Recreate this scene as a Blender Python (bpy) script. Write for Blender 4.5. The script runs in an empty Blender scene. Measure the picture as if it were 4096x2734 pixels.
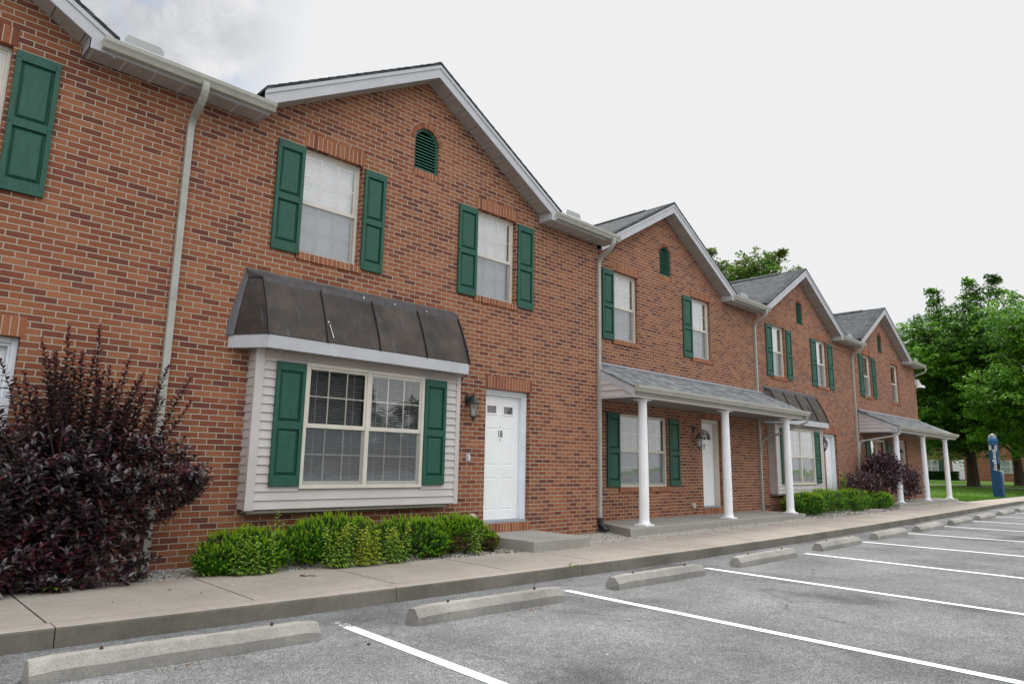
import bpy, bmesh, math, random
from mathutils import Vector, Matrix
from mathutils.geometry import tessellate_polygon
R = math.radians
random.seed(7)
S = bpy.context.scene
col = S.collection

# ------------------------------------------------------------------ camera
cam_data = bpy.data.cameras.new('camera')
cam = bpy.data.objects.new('camera', cam_data)
col.objects.link(cam)
S.camera = cam
YAW, PITCH, ROLL = R(44.6148), R(10.1037), R(0.9712)
CAM = Vector((0, -8.154, 1.1759))
fw = Vector((math.sin(YAW)*math.cos(PITCH), math.cos(YAW)*math.cos(PITCH), math.sin(PITCH)))
rt0 = Vector((math.cos(YAW), -math.sin(YAW), 0))
up0 = rt0.cross(fw)
rt = rt0*math.cos(ROLL) + up0*math.sin(ROLL)
up = -rt0*math.sin(ROLL) + up0*math.cos(ROLL)
m = Matrix((rt, up, -fw)).transposed().to_4x4()
m.translation = CAM
cam.matrix_world = m
cam_data.sensor_width = 36
cam_data.lens = 36*2757.216/4096
cam_data.clip_start = 0.05
cam_data.clip_end = 2000
S.render.resolution_x, S.render.resolution_y = 1024, 683

# ------------------------------------------------------------------ light
SUN_EL, SUN_DIR = 56, Vector((0.86, 0.51, 0))          # behind the houses, to the right
sun_d = bpy.data.lights.new('sun', 'SUN')
sun_d.energy = 3.0
sun_d.angle = R(14)
sun_d.color = (1, .965, .91)
sun = bpy.data.objects.new('sun', sun_d)
col.objects.link(sun)
sv = (SUN_DIR.normalized()*math.cos(R(SUN_EL)) + Vector((0, 0, math.sin(R(SUN_EL)))))
sun.rotation_euler = sv.to_track_quat('Z', 'Y').to_euler()
world = bpy.data.worlds.new('World')
S.world = world
world.use_nodes = True
S.view_settings.view_transform = 'Standard'
S.view_settings.look = 'None'
S.view_settings.exposure = 0.0
S.view_settings.gamma = 1

def nodes(nt):
    N, L = nt.nodes, nt.links
    def n(t, **k):
        x = N.new(t)
        for a, b in k.items():
            if a == 'op': x.operation = b
            elif a == 'i':
                for q, v in b.items(): x.inputs[q].default_value = v
            else: setattr(x, a, b)
        return x
    def l(a, b): L.new(a, b)
    return n, l

def build_world():
    nt = world.node_tree
    nt.nodes.clear()
    n, l = nodes(nt)
    out = n('ShaderNodeOutputWorld'); bg = n('ShaderNodeBackground')
    tc = n('ShaderNodeTexCoord')
    sky = n('ShaderNodeTexSky'); sky.sky_type = 'NISHITA'; sky.sun_disc = False
    sky.sun_elevation = R(SUN_EL); sky.sun_rotation = math.atan2(SUN_DIR.x, SUN_DIR.y)
    skb = n('ShaderNodeMixRGB', blend_type='MULTIPLY', i={0: 1, 2: (.11, .11, .11, 1)})
    l(sky.outputs[0], skb.inputs[1])
    # overcast cloud deck: brighter towards the zenith and the open sky to the south
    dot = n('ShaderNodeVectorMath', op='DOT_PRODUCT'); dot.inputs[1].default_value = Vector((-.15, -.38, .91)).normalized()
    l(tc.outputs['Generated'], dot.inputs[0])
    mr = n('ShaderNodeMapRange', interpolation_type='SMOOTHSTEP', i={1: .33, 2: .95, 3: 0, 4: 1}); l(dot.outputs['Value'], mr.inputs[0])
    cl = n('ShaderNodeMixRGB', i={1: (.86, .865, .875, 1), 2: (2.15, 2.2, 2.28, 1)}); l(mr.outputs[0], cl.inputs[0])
    # soft grey modelling of the clouds
    n1 = n('ShaderNodeTexNoise', i={'Scale': 2.2, 'Detail': 7, 'Roughness': .55}); l(tc.outputs['Generated'], n1.inputs['Vector'])
    # the break in the clouds, up left of the gable
    d2 = n('ShaderNodeVectorMath', op='DOT_PRODUCT'); d2.inputs[1].default_value = Vector((.10, .86, .54)).normalized()
    l(tc.outputs['Generated'], d2.inputs[0])
    r2 = n('ShaderNodeMapRange', interpolation_type='SMOOTHSTEP', i={1: .955, 2: .990, 3: 0, 4: 1}); l(d2.outputs['Value'], r2.inputs[0])
    n2 = n('ShaderNodeTexNoise', i={'Scale': 7, 'Detail': 8, 'Roughness': .6, 'Distortion': .6}); l(tc.outputs['Generated'], n2.inputs['Vector'])
    cr = n('ShaderNodeValToRGB'); cr.color_ramp.elements[0].position = .38; cr.color_ramp.elements[1].position = .62
    cr.color_ramp.elements[0].color = (.44, .46, .50, 1); cr.color_ramp.elements[1].color = (.84, .84, .85, 1)
    l(n2.outputs['Fac'], cr.inputs[0])
    gap = n('ShaderNodeMapRange', i={1: .53, 2: .60, 3: 0, 4: .95}); 
    n3 = n('ShaderNodeTexNoise', i={'Scale': 5, 'Detail': 6, 'Roughness': .5}); 
    off = n('ShaderNodeVectorMath', op='ADD'); off.inputs[1].default_value = (3.1, 1.7, .4); l(tc.outputs['Generated'], off.inputs[0]); l(off.outputs[0], n3.inputs['Vector'])
    l(n3.outputs['Fac'], gap.inputs[0])
    blue = n('ShaderNodeMixRGB'); l(gap.outputs[0], blue.inputs[0]); l(cr.outputs[0], blue.inputs[1])
    skd = n('ShaderNodeMixRGB', i={0: .45, 2: (.40, .55, .74, 1)}); l(skb.outputs[0], skd.inputs[1]); l(skd.outputs[0], blue.inputs[2])
    mask = n('ShaderNodeMath', op='MULTIPLY'); 
    nm = n('ShaderNodeMapRange', i={1: .3, 2: .55, 3: 1.3, 4: .7}); l(n1.outputs['Fac'], nm.inputs[0])
    l(r2.outputs[0], mask.inputs[0]); l(nm.outputs[0], mask.inputs[1]); mask.use_clamp = True
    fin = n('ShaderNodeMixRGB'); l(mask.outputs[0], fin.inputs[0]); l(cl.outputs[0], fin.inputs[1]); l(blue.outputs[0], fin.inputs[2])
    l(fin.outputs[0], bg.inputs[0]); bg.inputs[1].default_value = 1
    l(bg.outputs[0], out.inputs[0])
build_world()

# ------------------------------------------------------------------ materials
MAT = {}
def base_mat(name, color=(.5,.5,.5), rough=.6, spec=.5, metal=0):
    mt = bpy.data.materials.new(name); mt.use_nodes = True
    n, l = nodes(mt.node_tree)
    b = mt.node_tree.nodes['Principled BSDF']
    b.inputs['Base Color'].default_value = (*color, 1); b.inputs['Roughness'].default_value = rough
    b.inputs['Metallic'].default_value = metal
    b.inputs['Specular IOR Level'].default_value = spec
    MAT[name] = mt
    return mt, n, l, b
def noisy(name, c1, c2, rough=.6, scale=8, detail=6, bump=.0, bscale=60, spec=.4, stretch=(1,1,1), metal=0, lo=.35, hi=.65, rr=0, objc=False):
    mt, n, l, b = base_mat(name, c1, rough, spec, metal)
    g = n('ShaderNodeNewGeometry'); mp = n('ShaderNodeMapping'); mp.inputs['Scale'].default_value = stretch
    l(g.outputs['Position'], mp.inputs[0])
    t = n('ShaderNodeTexNoise', i={'Scale': scale, 'Detail': detail, 'Roughness': .6}); l(mp.outputs[0], t.inputs['Vector'])
    r = n('ShaderNodeMapRange', i={1: lo, 2: hi, 3: 0, 4: 1}); l(t.outputs['Fac'], r.inputs[0])
    mx = n('ShaderNodeMixRGB', i={1: (*c1, 1), 2: (*c2, 1)}); l(r.outputs[0], mx.inputs[0]); l(mx.outputs[0], b.inputs['Base Color'])
    if rr:
        q = n('ShaderNodeMapRange', i={1: 0, 2: 1, 3: rough-rr, 4: rough+rr}); l(r.outputs[0], q.inputs[0]); l(q.outputs[0], b.inputs['Roughness'])
    if bump:
        t2 = n('ShaderNodeTexNoise', i={'Scale': bscale, 'Detail': 5}); l(mp.outputs[0], t2.inputs['Vector'])
        bp = n('ShaderNodeBump', i={'Strength': bump, 'Distance': .01}); l(t2.outputs['Fac'], bp.inputs['Height']); l(bp.outputs[0], b.inputs['Normal'])
    return mt, n, l, b, mx

BR = [(.280,.104,.050), (.252,.089,.042), (.300,.120,.057), (.218,.072,.037), (.262,.096,.047), (.180,.058,.034), (.155,.052,.034), (.138,.047,.033), (.225,.072,.038)]
def brick_mat(name, w=.2032, h=.0677, mort=.0128, swap=False):
    mt, n, l, b = base_mat(name, (.3,.1,.05), .88, .25)
    g = n('ShaderNodeNewGeometry'); sp = n('ShaderNodeSeparateXYZ'); l(g.outputs['Position'], sp.inputs[0])
    sn = n('ShaderNodeSeparateXYZ'); l(g.outputs['True Normal'], sn.inputs[0])
    ab = n('ShaderNodeMath', op='ABSOLUTE'); l(sn.outputs[0], ab.inputs[0])
    gt = n('ShaderNodeMath', op='GREATER_THAN', i={1: .6}); l(ab.outputs[0], gt.inputs[0])
    mxx = n('ShaderNodeMix'); mxx.data_type = 'FLOAT'; l(gt.outputs[0], mxx.inputs[0]); l(sp.outputs[0], mxx.inputs[2])
    yo = n('ShaderNodeMath', op='ADD', i={1: .1}); l(sp.outputs[1], yo.inputs[0]); l(yo.outputs[0], mxx.inputs[3])
    cb = n('ShaderNodeCombineXYZ')
    if swap: l(sp.outputs[2], cb.inputs[0]); l(mxx.outputs[0], cb.inputs[1])
    else: l(mxx.outputs[0], cb.inputs[0]); l(sp.outputs[2], cb.inputs[1])
    # slight irregularity of laying
    wn = n('ShaderNodeTexNoise', i={'Scale': 1.3, 'Detail': 2}); l(g.outputs['Position'], wn.inputs['Vector'])
    ws = n('ShaderNodeVectorMath', op='MULTIPLY_ADD'); ws.inputs[1].default_value = (.012, .006, 0); l(wn.outputs['Color'], ws.inputs[0]); l(cb.outputs[0], ws.inputs[2])
    wf = n('ShaderNodeTexNoise', i={'Scale': 45, 'Detail': 3}); l(g.outputs['Position'], wf.inputs['Vector'])
    w2 = n('ShaderNodeVectorMath', op='MULTIPLY_ADD'); w2.inputs[1].default_value = (.003, .003, 0); l(wf.outputs['Color'], w2.inputs[0]); l(ws.outputs[0], w2.inputs[2])
    br = n('ShaderNodeTexBrick', i={'Color1': (0,0,0,1), 'Color2': (1,1,1,1), 'Mortar': (.5,.5,.5,1), 'Scale': 1, 'Mortar Size': mort/2, 'Mortar Smooth': .25, 'Bias': 0, 'Brick Width': w, 'Row Height': h})
    br.offset = .5; br.offset_frequency = 2
    l(w2.outputs[0], br.inputs['Vector'])
    cr = n('ShaderNodeValToRGB'); cr.color_ramp.interpolation = 'CONSTANT'
    pos = [0, .15, .30, .43, .54, .69, .79, .87, .92]
    el = cr.color_ramp.elements
    for i, p in enumerate(pos):
        e = el[i] if i < 2 else el.new(p)
        e.position = p; e.color = (*BR[i], 1)
    l(br.outputs['Color'], cr.inputs[0])
    nz = n('ShaderNodeTexNoise', i={'Scale': 110, 'Detail': 4, 'Roughness': .7}); l(g.outputs['Position'], nz.inputs['Vector'])
    nl = n('ShaderNodeTexNoise', i={'Scale': .9, 'Detail': 4}); l(g.outputs['Position'], nl.inputs['Vector'])
    v1 = n('ShaderNodeMapRange', i={1: .3, 2: .7, 3: .72, 4: 1.26}); l(nz.outputs['Fac'], v1.inputs[0])
    v2 = n('ShaderNodeMapRange', i={1: .3, 2: .7, 3: .86, 4: 1.13}); l(nl.outputs['Fac'], v2.inputs[0])
    mu = n('ShaderNodeMath', op='MULTIPLY'); l(v1.outputs[0], mu.inputs[0]); l(v2.outputs[0], mu.inputs[1])
    sc = n('ShaderNodeVectorMath', op='SCALE'); l(cr.outputs[0], sc.inputs[0]); l(mu.outputs[0], sc.inputs['Scale'])
    mc = n('ShaderNodeMixRGB', i={1: (.455,.405,.32,1), 2: (.345,.30,.235,1)}); l(nl.outputs['Fac'], mc.inputs[0])
    mx = n('ShaderNodeMixRGB'); l(br.outputs['Fac'], mx.inputs[0]); l(sc.outputs[0], mx.inputs[1]); l(mc.outputs[0], mx.inputs[2])
    l(mx.outputs[0], b.inputs['Base Color'])
    hm = n('ShaderNodeMath', op='MULTIPLY_ADD', i={1: -1.0, 2: 1}); l(br.outputs['Fac'], hm.inputs[0])
    h2 = n('ShaderNodeMath', op='MULTIPLY_ADD', i={1: .35}); l(nz.outputs['Fac'], h2.inputs[0]); l(hm.outputs[0], h2.inputs[2])
    bp = n('ShaderNodeBump', i={'Strength': .8, 'Distance': .006}); l(h2.outputs[0], bp.inputs['Height']); l(bp.outputs[0], b.inputs['Normal'])
brick_mat('brick')
for i, c in enumerate(BR):
    noisy('brick_unit_%d' % i, tuple(x*.92 for x in c), tuple(x*1.15 for x in c), .88, 60, 4, .35, 120, .25)
noisy('mortar', (.48,.42,.33), (.38,.33,.26), .95, 12, 5, .2, 150, .2)
noisy('fascia_white', (.48,.485,.505), (.43,.435,.455), .42, 3, 4, 0, spec=.4)
noisy('soffit', (.40,.365,.335), (.34,.31,.285), .55, 3, 4, 0)
noisy('almond', (.40,.392,.34), (.33,.325,.275), .38, 4, 5, 0, lo=.4, hi=.7)
noisy('downspout_paint', (.39,.39,.345), (.32,.32,.28), .4, 5, 5, 0)
noisy('siding', (.53,.49,.47), (.49,.45,.43), .5, 3, 4, .03, 90)
noisy('window_trim', (.64,.60,.52), (.58,.545,.47), .4, 5, 4, 0)
noisy('frieze', (.44,.385,.355), (.40,.35,.325), .6, 4, 3, 0)
noisy('door_white', (.86,.87,.87), (.82,.83,.83), .35, 4, 4, .02, 80, spec=.5)
noisy('jamb_white', (.78,.82,.86), (.71,.76,.80), .45, 5, 6, 0)
noisy('column_white', (.86,.87,.88), (.81,.82,.84), .45, 4, 5, 0)
noisy('shutter', (.019,.098,.064), (.014,.072,.047), .5, 5, 6, .25, 60, spec=.35, stretch=(6,6,1))
noisy('vent_green', (.018,.12,.078), (.012,.09,.058), .5, 5, 4, 0, spec=.35)
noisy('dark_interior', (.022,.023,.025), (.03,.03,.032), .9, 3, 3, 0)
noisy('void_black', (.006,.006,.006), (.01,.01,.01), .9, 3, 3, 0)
noisy('blind', (.86,.87,.87), (.82,.83,.83), .6, 3, 3, 0)
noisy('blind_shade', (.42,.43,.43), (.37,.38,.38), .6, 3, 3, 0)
noisy('curtain', (.50,.50,.44), (.40,.40,.35), .8, 30, 4, 0, stretch=(1,1,.1))
noisy('black_iron', (.022,.024,.026), (.04,.043,.045), .42, 12, 5, .1, 80, spec=.5)
noisy('bronze_iron', (.060,.055,.045), (.085,.08,.065), .5, 12, 5, .1, 80, spec=.5)
noisy('boot_black', (.012,.012,.013), (.02,.02,.022), .45, 12, 5, 0)
noisy('steel_pin', (.05,.022,.014), (.09,.04,.025), .8, 40, 4, 0)
noisy('plastic_cream', (.55,.50,.40), (.48,.43,.34), .5, 10, 4, 0)
noisy('plastic_white', (.78,.78,.76), (.72,.72,.70), .4, 10, 4, 0)
noisy('tower_blue', (.005,.055,.155), (.004,.043,.125), .35, 4, 5, 0, spec=.5)
noisy('tower_blue_light', (.010,.12,.32), (.008,.10,.27), .3, 4, 5, 0, spec=.5)
noisy('bark', (.070,.052,.038), (.035,.027,.020), .95, 14, 6, .9, 22, .2, stretch=(1,1,.25))
noisy('twig', (.075,.045,.035), (.05,.03,.025), .85, 14, 4, 0)
noisy('purple_twig', (.045,.020,.020), (.030,.016,.015), .8, 14, 4, 0)
noisy('flue_grey', (.40,.41,.40), (.36,.37,.36), .4, 4, 3, 0)
noisy('lead_flash', (.30,.32,.35), (.24,.26,.29), .45, 6, 4, 0)
def glass(name, tint=(1,1,1), refl=1.0, dirt=.0):
    mt = bpy.data.materials.new(name); mt.use_nodes = True
    nt = mt.node_tree; nt.nodes.clear(); n, l = nodes(nt)
    out = n('ShaderNodeOutputMaterial'); fr = n('ShaderNodeFresnel'); gb = n('ShaderNodeNewGeometry'); ir = n('ShaderNodeMapRange', i={1: 0, 2: 1, 3: 1.55, 4: 1/1.55}); l(gb.outputs['Backfacing'], ir.inputs[0]); l(ir.outputs[0], fr.inputs['IOR'])
    mu = n('ShaderNodeMath', op='MULTIPLY', i={1: 4.4*refl}); mu.use_clamp = True; l(fr.outputs[0], mu.inputs[0])
    tr = n('ShaderNodeBsdfTransparent', i={0: (*tint, 1)}); gl = n('ShaderNodeBsdfGlossy', i={1: .015})
    g = n('ShaderNodeNewGeometry'); t = n('ShaderNodeTexNoise', i={'Scale': 1.6, 'Detail': 2}); l(g.outputs['Position'], t.inputs['Vector'])
    bp = n('ShaderNodeBump', i={'Strength': .10, 'Distance': .05}); l(t.outputs['Fac'], bp.inputs['Height']); l(bp.outputs[0], gl.inputs['Normal'])
    mx = n('ShaderNodeMixShader'); l(mu.outputs[0], mx.inputs[0]); l(tr.outputs[0], mx.inputs[1]); l(gl.outputs[0], mx.inputs[2])
    if dirt:
        df = n('ShaderNodeBsdfDiffuse', i={0: (.36,.39,.41,1)}); m2 = n('ShaderNodeMixShader', i={0: dirt}); l(mx.outputs[0], m2.inputs[1]); l(df.outputs[0], m2.inputs[2]); l(m2.outputs[0], out.inputs[0])
    else: l(mx.outputs[0], out.inputs[0])
    MAT[name] = mt
glass('glass'); glass('lamp_glass', (.9,.9,.88), .8, .22)
glass('screen', (.86,.87,.88), .3, .20)
glass('clear_dome', (.85,.9,.95), .8, .35)

def leaf_mat(name, c1, c2, rough=.45, trans=.25, spec=.4, c3=None):
    mt = bpy.data.materials.new(name); mt.use_nodes = True
    nt = mt.node_tree; n, l = nodes(nt); b = nt.nodes['Principled BSDF']; out = nt.nodes['Material Output']
    g = n('ShaderNodeNewGeometry')
    cr = n('ShaderNodeValToRGB'); cr.color_ramp.elements[0].color = (*c1, 1); cr.color_ramp.elements[1].color = (*c2, 1)
    if c3:
        e = cr.color_ramp.elements.new(.9); e.color = (*c2, 1); cr.color_ramp.elements[2].color = (*c3, 1)
    l(g.outputs['Random Per Island'], cr.inputs[0]); l(cr.outputs[0], b.inputs['Base Color'])
    b.inputs['Roughness'].default_value = rough; b.inputs['Specular IOR Level'].default_value = spec
    tr = n('ShaderNodeBsdfTranslucent'); l(cr.outputs[0], tr.inputs[0])
    mx = n('ShaderNodeMixShader', i={0: trans}); l(b.outputs[0], mx.inputs[1]); l(tr.outputs[0], mx.inputs[2]); l(mx.outputs[0], out.inputs[0])
    MAT[name] = mt
leaf_mat('purple_leaf', (.028,.019,.021), (.082,.042,.050), .30, .10, .9)
leaf_mat('purple_leaf_young', (.120,.022,.034), (.078,.030,.040), .35, .25, .5)
leaf_mat('purple_leaf_green', (.050,.048,.040), (.088,.076,.070), .32, .15, .9)
leaf_mat('yew_dark', (.024,.125,.008), (.062,.235,.012), .45, .2, .35)
leaf_mat('yew_tip', (.24,.46,.015), (.42,.60,.02), .5, .3, .3)
leaf_mat('yew_brown', (.13,.075,.04), (.20,.12,.065), .8, .1, .2)
leaf_mat('weed_leaf', (.20,.36,.05), (.34,.52,.09), .5, .3, .35)
leaf_mat('weed_leaf_yellow', (.34,.44,.04), (.46,.54,.06), .5, .3, .35)
leaf_mat('maple_mid', (.055,.150,.018), (.115,.255,.030), .5, .35, .3)
leaf_mat('maple_light', (.100,.250,.022), (.185,.380,.035), .5, .4, .3)
leaf_mat('maple_dark', (.030,.088,.014), (.060,.145,.024), .5, .3, .3)
leaf_mat('olive_leaf', (.100,.160,.028), (.19,.25,.05), .5, .35, .3)
leaf_mat('hedge_leaf', (.012,.040,.008), (.025,.075,.014), .6, .15, .25)
leaf_mat('grass_blade', (.055,.14,.012), (.12,.24,.022), .6, .3, .25)

def copper():
    mt, n, l, b, mx = noisy('copper_roof', (.060,.042,.030), (.030,.023,.019), .5, 2.2, 6, .05, 30, spec=.4, rr=.08)
    g = n('ShaderNodeNewGeometry'); mp = n('ShaderNodeMapping'); mp.inputs['Scale'].default_value = (9, 2, .7); l(g.outputs['Position'], mp.inputs[0])
    t = n('ShaderNodeTexNoise', i={'Scale': 1.4, 'Detail': 5, 'Roughness': .65}); l(mp.outputs[0], t.inputs['Vector'])
    r = n('ShaderNodeMapRange', i={1: .60, 2: .76, 3: 0, 4: .55}); l(t.outputs['Fac'], r.inputs[0])
    m2 = n('ShaderNodeMixRGB', i={2: (.13,.15,.19,1)}); l(r.outputs[0], m2.inputs[0]); l(mx.outputs[0], m2.inputs[1])
    t3 = n('ShaderNodeTexNoise', i={'Scale': 38, 'Detail': 2}); l(g.outputs['Position'], t3.inputs['Vector'])
    r3 = n('ShaderNodeMapRange', i={1: .735, 2: .77, 3: 0, 4: .6}); l(t3.outputs['Fac'], r3.inputs[0])
    m3 = n('ShaderNodeMixRGB', i={2: (.42,.42,.41,1)}); l(r3.outputs[0], m3.inputs[0]); l(m2.outputs[0], m3.inputs[1])
    l(m3.outputs[0], b.inputs['Base Color'])
    b.inputs['Metallic'].default_value = .25
copper()
noisy('seam_dark', (.020,.014,.012), (.032,.022,.018), .5, 9, 5, 0)
noisy('copper_flash', (.092,.090,.096), (.060,.055,.055), .5, 4, 6, .1, 30, spec=.5, stretch=(2,2,.6), metal=.2)
noisy('bird_white', (.75,.75,.73), (.6,.6,.58), .7, 30, 4, 0)

def shingles(name, axis='x', c=((.058,.065,.070), (.036,.041,.046), (.088,.095,.100)), light=0.):
    # courses run level; 'x' = slope faces +-x, 'y' = slope faces -y
    mt, n, l, b = base_mat(name, (.1,.1,.1), .9, .2)
    g = n('ShaderNodeNewGeometry'); sp = n('ShaderNodeSeparateXYZ'); l(g.outputs['Position'], sp.inputs[0])
    cb = n('ShaderNodeCombineXYZ')
    l(sp.outputs[1 if axis == 'x' else 0], cb.inputs[0]); l(sp.outputs[2], cb.inputs[1])
    wf = n('ShaderNodeTexNoise', i={'Scale': 6, 'Detail': 4}); l(g.outputs['Position'], wf.inputs['Vector'])
    w2 = n('ShaderNodeVectorMath', op='MULTIPLY_ADD'); w2.inputs[1].default_value = (.03, .012, 0); l(wf.outputs['Color'], w2.inputs[0]); l(cb.outputs[0], w2.inputs[2])
    br = n('ShaderNodeTexBrick', i={'Color1': (0,0,0,1), 'Color2': (1,1,1,1), 'Mortar': (.0,.0,.0,1), 'Scale': 1, 'Mortar Size': .004, 'Mortar Smooth': .5, 'Brick Width': .17, 'Row Height': .062})
    br.offset = .37; br.squash = 1.4; br.squash_frequency = 3
    l(w2.outputs[0], br.inputs['Vector'])
    cr = n('ShaderNodeValToRGB'); e = cr.color_ramp.elements; e[0].color = (*c[1], 1); e[1].color = (*c[2], 1); k = e.new(.5); k.color = (*c[0], 1)
    l(br.outputs['Color'], cr.inputs[0])
    mx = n('ShaderNodeMixRGB', i={2: (.014,.016,.018,1)}); l(br.outputs['Fac'], mx.inputs[0]); l(cr.outputs[0], mx.inputs[1])
    nz = n('ShaderNodeTexNoise', i={'Scale': 90, 'Detail': 4, 'Roughness': .8}); l(g.outputs['Position'], nz.inputs['Vector'])
    v = n('ShaderNodeMapRange', i={1: .3, 2: .7, 3: .55+light, 4: 1.5+light}); l(nz.outputs['Fac'], v.inputs[0])
    sc = n('ShaderNodeVectorMath', op='SCALE'); l(mx.outputs[0], sc.inputs[0]); l(v.outputs[0], sc.inputs['Scale'])
    l(sc.outputs[0], b.inputs['Base Color'])
    mo = n('ShaderNodeMath', op='MODULO', i={1: .062}); l(sp.outputs[2], mo.inputs[0])
    hh = n('ShaderNodeMath', op='MULTIPLY', i={1: -8}); l(mo.outputs[0], hh.inputs[0])
    h3 = n('ShaderNodeMath', op='MULTIPLY_ADD', i={1: .3}); l(br.outputs['Color'], h3.inputs[0]); l(hh.outputs[0], h3.inputs[2])
    bp = n('ShaderNodeBump', i={'Strength': 1, 'Distance': .02}); l(h3.outputs[0], bp.inputs['Height']); l(bp.outputs[0], b.inputs['Normal'])
shingles('shingle_side', 'x'); shingles('shingle_front', 'y', ((.20,.21,.215), (.135,.145,.15), (.29,.30,.30)))

def concrete(name, c1, c2, speck=.5, stain=(.30,.22,.13), bump=.4):
    mt, n, l, b = base_mat(name, c1, .9, .25)
    g = n('ShaderNodeNewGeometry')
    t = n('ShaderNodeTexNoise', i={'Scale': 1.1, 'Detail': 8, 'Roughness': .65}); l(g.outputs['Position'], t.inputs['Vector'])
    mx = n('ShaderNodeMixRGB', i={1: (*c1,1), 2: (*c2,1)}); r = n('ShaderNodeMapRange', i={1: .35, 2: .65, 3: 0, 4: 1}); l(t.outputs['Fac'], r.inputs[0]); l(r.outputs[0], mx.inputs[0])
    s = n('ShaderNodeTexNoise', i={'Scale': 160, 'Detail': 3, 'Roughness': .8}); l(g.outputs['Position'], s.inputs['Vector'])
    v = n('ShaderNodeMapRange', i={1: .3, 2: .7, 3: 1-speck*.5, 4: 1+speck*.5}); l(s.outputs['Fac'], v.inputs[0])
    s2 = n('ShaderNodeTexNoise', i={'Scale': 14, 'Detail': 6, 'Roughness': .7}); l(g.outputs['Position'], s2.inputs['Vector'])
    v2 = n('ShaderNodeMapRange', i={1: .3, 2: .7, 3: .9, 4: 1.1}); l(s2.outputs['Fac'], v2.inputs[0])
    mu = n('ShaderNodeMath', op='MULTIPLY'); l(v.outputs[0], mu.inputs[0]); l(v2.outputs[0], mu.inputs[1])
    sc = n('ShaderNodeVectorMath', op='SCALE'); l(mx.outputs[0], sc.inputs[0]); l(mu.outputs[0], sc.inputs['Scale'])
    s3 = n('ShaderNodeTexNoise', i={'Scale': .55, 'Detail': 5}); l(g.outputs['Position'], s3.inputs['Vector'])
    v3 = n('ShaderNodeMapRange', i={1: .62, 2: .75, 3: 0, 4: .4}); l(s3.outputs['Fac'], v3.inputs[0])
    m3 = n('ShaderNodeMixRGB', i={2: (*stain,1)}); l(v3.outputs[0], m3.inputs[0]); l(sc.outputs[0], m3.inputs[1])
    # pits
    pv = n('ShaderNodeTexVoronoi', i={'Scale': 70}); l(g.outputs['Position'], pv.inputs['Vector'])
    p2 = n('ShaderNodeMapRange', i={1: .10, 2: .16, 3: .55, 4: 1}); l(pv.outputs['Distance'], p2.inputs[0])
    p3 = n('ShaderNodeMapRange', i={1: .45, 2: .6, 3: 0, 4: 1}); l(s2.outputs['Fac'], p3.inputs[0])
    pm = n('ShaderNodeMix'); pm.data_type = 'FLOAT'; l(p3.outputs[0], pm.inputs[0]); pm.inputs[2].default_value = 1; l(p2.outputs[0], pm.inputs[3])
    sc2 = n('ShaderNodeVectorMath', op='SCALE'); l(m3.outputs[0], sc2.inputs[0]); l(pm.outputs[0], sc2.inputs['Scale'])
    l(sc2.outputs[0], b.inputs['Base Color'])
    ad = n('ShaderNodeMath', op='MULTIPLY_ADD', i={1: .5}); l(s.outputs['Fac'], ad.inputs[0]); l(pm.outputs[0], ad.inputs[2])
    bp = n('ShaderNodeBump', i={'Strength': bump, 'Distance': .006}); l(ad.outputs[0], bp.inputs['Height']); l(bp.outputs[0], b.inputs['Normal'])
concrete('sidewalk', (.375,.33,.285), (.31,.275,.235), .35)
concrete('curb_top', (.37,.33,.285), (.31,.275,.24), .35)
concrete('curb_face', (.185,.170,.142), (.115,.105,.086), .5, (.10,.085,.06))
concrete('stop_concrete', (.345,.33,.295), (.215,.205,.185), .85, (.15,.14,.12), 1.0)
concrete('slab', (.34,.325,.29), (.28,.265,.235), .3)
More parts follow.
